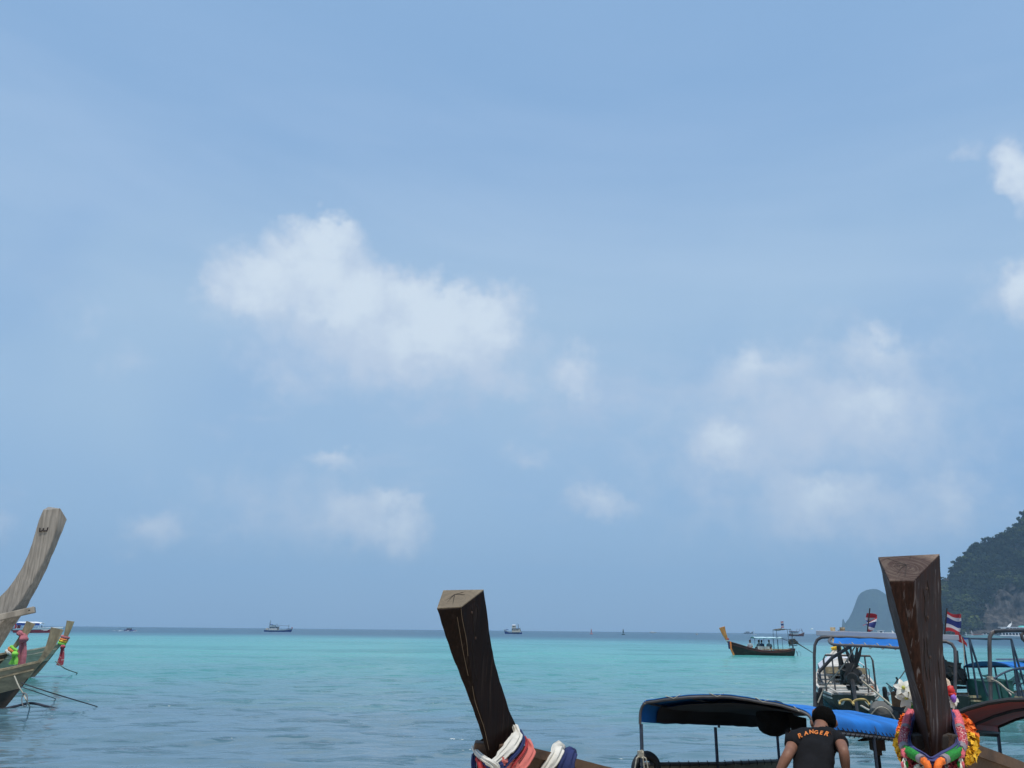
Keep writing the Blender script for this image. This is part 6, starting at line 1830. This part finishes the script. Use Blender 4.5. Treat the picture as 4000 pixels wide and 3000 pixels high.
# ================================================================== MAN IN THE DARK SHIRT
def skinned(name, chains, parent, m_, sub=2, root_v=0):
    """continuous surface grown round connected joints; chains of (key, point, rx, ry)"""
    keys, pts, rad, edges = {}, [], [], []
    for ch in chains:
        last = None
        for it in ch:
            k = it[0]
            if k not in keys:
                keys[k] = len(pts); pts.append(V(it[1])); rad.append((it[2], it[3] if len(it) > 3 else it[2]))
            if last is not None: edges.append((last, keys[k]))
            last = keys[k]
    inv = ROOT[parent.name].inverted() if parent.name in ROOT else ROOT[parent.parent.name].inverted()
    me = bpy.data.meshes.new(name)
    me.from_pydata([tuple(inv @ p) for p in pts], edges, [])
    o = bpy.data.objects.new(name, me)
    COL.objects.link(o)
    sk = o.modifiers.new('skin', 'SKIN')
    sk.use_smooth_shade = True
    ss = o.modifiers.new('sub', 'SUBSURF'); ss.levels = sub; ss.render_levels = sub
    if not me.skin_vertices:
        me.skin_vertices.new() if hasattr(me.skin_vertices, 'new') else None
    sv = me.skin_vertices[0].data
    for i, r in enumerate(rad):
        sv[i].radius = r
        sv[i].use_root = (i == root_v)
    dg = bpy.context.evaluated_depsgraph_get()
    ev = o.evaluated_get(dg)
    nm = bpy.data.meshes.new_from_object(ev)
    nm.name = name
    o.modifiers.clear()
    o.data = nm
    nm.materials.clear(); nm.materials.append(m_)
    nm.shade_smooth()
    o.parent = parent
    return o
PX = lambda px, py, Y: at(px, py, Y)
gz = 0.085 * (7.6 - 6.3) + .02
hipc = PX(3166, 3112, 6.22)
man = thing('person', 'man in black RANGER shirt bending forward between the boats, seen from behind', 'person', V((hipc.x, hipc.y, gz)))
chest = PX(3182, 2915, 6.52); neck = PX(3208, 2852, 6.66); headb = PX(3214, 2822, 6.74)
shL = PX(3108, 2888, 6.58); shR = PX(3272, 2882, 6.58)
elL = PX(3078, 2948, 6.36); elR = PX(3296, 2934, 6.34)
kneeL = V((hipc.x - .16, 6.42, .56)); kneeR = V((hipc.x + .16, 6.42, .56))
footL = V((hipc.x - .17, 6.26, gz + .06)); footR = V((hipc.x + .17, 6.26, gz + .06))
wrL = PX(3040, 3020, 6.36); wrR = PX(3306, 3020, 6.36)
haL = wrL + V((.02, .08, -.13)); haR = wrR + V((-.03, .08, -.13))
def fingers(h, w_, s):
    """palm and five fingers from the wrist w_ to the hand centre h"""
    d = (h - w_).normalized(); side = V((0, 1, 0)) - d * V((0, 1, 0)).dot(d); side.normalize(); nrm = d.cross(side)
    out = []
    for k in range(4):
        b = h + side * (.03 - .02 * k) + d * .01
        ln = (.072, .08, .075, .06)[k]
        out.append([('palm' + s, h, .026, .016), ('k%d%s' % (k, s), b + d * .03, .0095), ('m%d%s' % (k, s), b + d * (.03 + ln * .5) + nrm * .010, .0085), ('t%d%s' % (k, s), b + d * (.03 + ln * .9) + nrm * .032, .0072)])
    th = h + side * .035 - d * .035
    out.append([('palm' + s, h, .026, .016), ('th0' + s, th, .012), ('th1' + s, th + side * .022 + d * .035, .010), ('th2' + s, th + side * .026 + d * .062 + nrm * .012, .0085)])
    return out
body = skinned('body', [
    [('pel', hipc, .13, .10), ('sp1', hipc.lerp(chest, .5), .115, .085), ('che', chest, .13, .09), ('neb', neck.lerp(chest, .15), .062, .06), ('nec', neck.lerp(headb, .5), .052, .055), ('hea', headb + V((.004, .05, -.005)), .06, .062), ('hea2', headb + V((.006, .085, .06)), .062, .07), ('hea3', headb + V((.006, .09, .10)), .045, .05)],
    [('che', chest, .13, .09), ('shl', shL, .055), ('aml', shL.lerp(elL, .55), .046), ('ell', elL, .04), ('fal', elL.lerp(wrL, .35), .041), ('wrl', wrL, .028, .024), ('palmL', haL, .026, .016)],
    [('che', chest, .13, .09), ('shr', shR, .055), ('amr', shR.lerp(elR, .55), .046), ('elr', elR, .04), ('far', elR.lerp(wrR, .35), .041), ('wrr', wrR, .028, .024), ('palmR', haR, .026, .016)],
    [('pel', hipc, .13, .10), ('hil', hipc + V((-.09, .02, -.08)), .085), ('thl', (hipc + V((-.1, .02, -.08))).lerp(kneeL, .5), .075), ('knl', kneeL, .055), ('cal', kneeL.lerp(footL, .35), .05), ('anl', footL, .034), ('tol', footL + V((-.03, .17, -.035)), .034, .02)],
    [('pel', hipc, .13, .10), ('hir', hipc + V((.09, .02, -.08)), .085), ('thr', (hipc + V((.1, .02, -.08))).lerp(kneeR, .5), .075), ('knr', kneeR, .055), ('car', kneeR.lerp(footR, .35), .05), ('anr', footR, .034), ('tor', footR + V((.03, .17, -.035)), .034, .02)],
] + fingers(haL, wrL, 'L') + fingers(haR, wrR, 'R'), man, SKIN)
for s, px in ((-1, 3171), (1, 3264)):
    c = PX(px, 2828, 6.74)
    e = MB()
    e.ball(c, (.011, .02, .032), 10, 8, (0.2, s * .25, 0))
    e.ball(c + V((s * .006, -.008, .002)), (.009, .012, .02), 8, 6)
    e.build('ear', SKIN, man)
MB().ball(PX(3216, 2850, 6.92), (.016, .022, .02), 8, 6).build('nose', SKIN, man)
# close-cropped hair
hc = PX(3218, 2806, 6.78)
hm = MB()
hm.ball(hc + V((0, .0, .004)), (.0865, .100, .087), 64, 40, jit=.03, seed=2)
hm.ball(hc + V((0, -.012, -.016)), (.0845, .091, .068), 60, 36, jit=.03, seed=2)
hm.v = [p + (p - hc).normalized() * (.0035 * noise.noise(p * 130) + .002 * noise.noise(p * 300)) for p in hm.v]
hm.build('hair', HAIR, man)
# shirt
shirt = skinned('shirt', [
    [('hem', hipc + V((0, .0, .0)), .150, .118), ('wai', hipc.lerp(chest, .32), .142, .108), ('bak', hipc.lerp(chest, .68), .152, .11), ('che', chest + V((.0, .0, .01)), .165, .108), ('col', neck + V((-.002, -.02, -.035)), .085, .078)],
    [('che', chest, .165, .108), ('shl', shL + V((.01, 0, 0)), .078), ('sll', shL.lerp(elL, .30), .074), ('cul', shL.lerp(elL, .56), .072)],
    [('che', chest, .165, .108), ('shr', shR + V((-.01, 0, 0)), .078), ('slr', shR.lerp(elR, .32), .074), ('cur', shR.lerp(elR, .60), .074)],
], man, SHIRT, 3)
# creases in the cloth
for v in shirt.data.vertices:
    p = v.co
    n = noise.fractal(V((p.x * 9, p.y * 7, p.z * 5)), 1, 2, 3)
    r = noise.noise(V((p.x * 5 + 3, p.y * 6, p.z * 16 + p.x * 9)))
    v.co = p + v.normal * (.008 * n + .011 * r)
shirt.data.update()
shorts = skinned('shorts', [
    [('pel', hipc + V((0, 0, -.02)), .146, .115), ('hil', hipc + V((-.09, .02, -.1)), .105), ('thl', hipc.lerp(kneeL, .6) + V((-.03, 0, 0)), .098)],
    [('pel', hipc, .146, .115), ('hir', hipc + V((.09, .02, -.1)), .105), ('thr', hipc.lerp(kneeR, .6) + V((.03, 0, 0)), .098)],
], man, mat('dark_shorts', (.03, .03, .035), .9))
# lettering printed across the shoulders
def lettering():
    from mathutils.bvhtree import BVHTree
    M_ = ROOT[man.name]
    me = shirt.data
    bvh = BVHTree.FromPolygons([M_ @ v.co for v in me.vertices], [tuple(p.vertices) for p in me.polygons])
    out = MB()
    for ch, cx, cy, rot, hgt, sl_ in (('R', 3125, 2875, 24, 21, .1), ('A', 3149, 2866, 17, 18, .1), ('N', 3170, 2860, 6, 18, 0), ('G', 3188, 2862, -3, 17, 0), ('E', 3208, 2864, -8, 18, .25), ('R', 3229, 2868, -14, 21, .35)):
        cu = bpy.data.curves.new('letter', 'FONT')
        cu.body = ch; cu.align_x = 'CENTER'; cu.align_y = 'CENTER'; cu.offset = 0.03; cu.resolution_u = 4
        to = bpy.data.objects.new('letter', cu); COL.objects.link(to)
        dg = bpy.context.evaluated_depsgraph_get()
        tm = bpy.data.meshes.new_from_object(to.evaluated_get(dg))
        bpy.data.objects.remove(to)
        bm = bmesh.new(); bm.from_mesh(tm)
        bmesh.ops.triangulate(bm, faces=bm.faces)
        bmesh.ops.subdivide_edges(bm, edges=bm.edges, cuts=2, use_grid_fill=True)
        bmesh.ops.triangulate(bm, faces=bm.faces)
        vs, ok = [], True
        for v in bm.verts:
            x = v.co.x * hgt * 1.28 + v.co.y * hgt * sl_; y = v.co.y * hgt * 1.15
            a = R(rot)
            px, py = cx + x * math.cos(a) - y * math.sin(a), cy - (x * math.sin(a) + y * math.cos(a))
            d = ray(px, py).normalized()
            hit = bvh.ray_cast(EYE, d)
            if hit[0] is None: ok = False; break
            vs.append(hit[0] - d * .004 + (hit[1] if hit[1].dot(d) < 0 else -hit[1]) * .003)
        if ok: out.add(vs, [tuple(v.index for v in f.verts) for f in bm.faces])
        bm.free()
    if out.v:
        o = out.build('lettering', mat('orange_print', (.62, .17, .02), .7, .12, 40), shirt)
        o['label'] = 'orange RANGER lettering arched across the shoulders'
lettering()
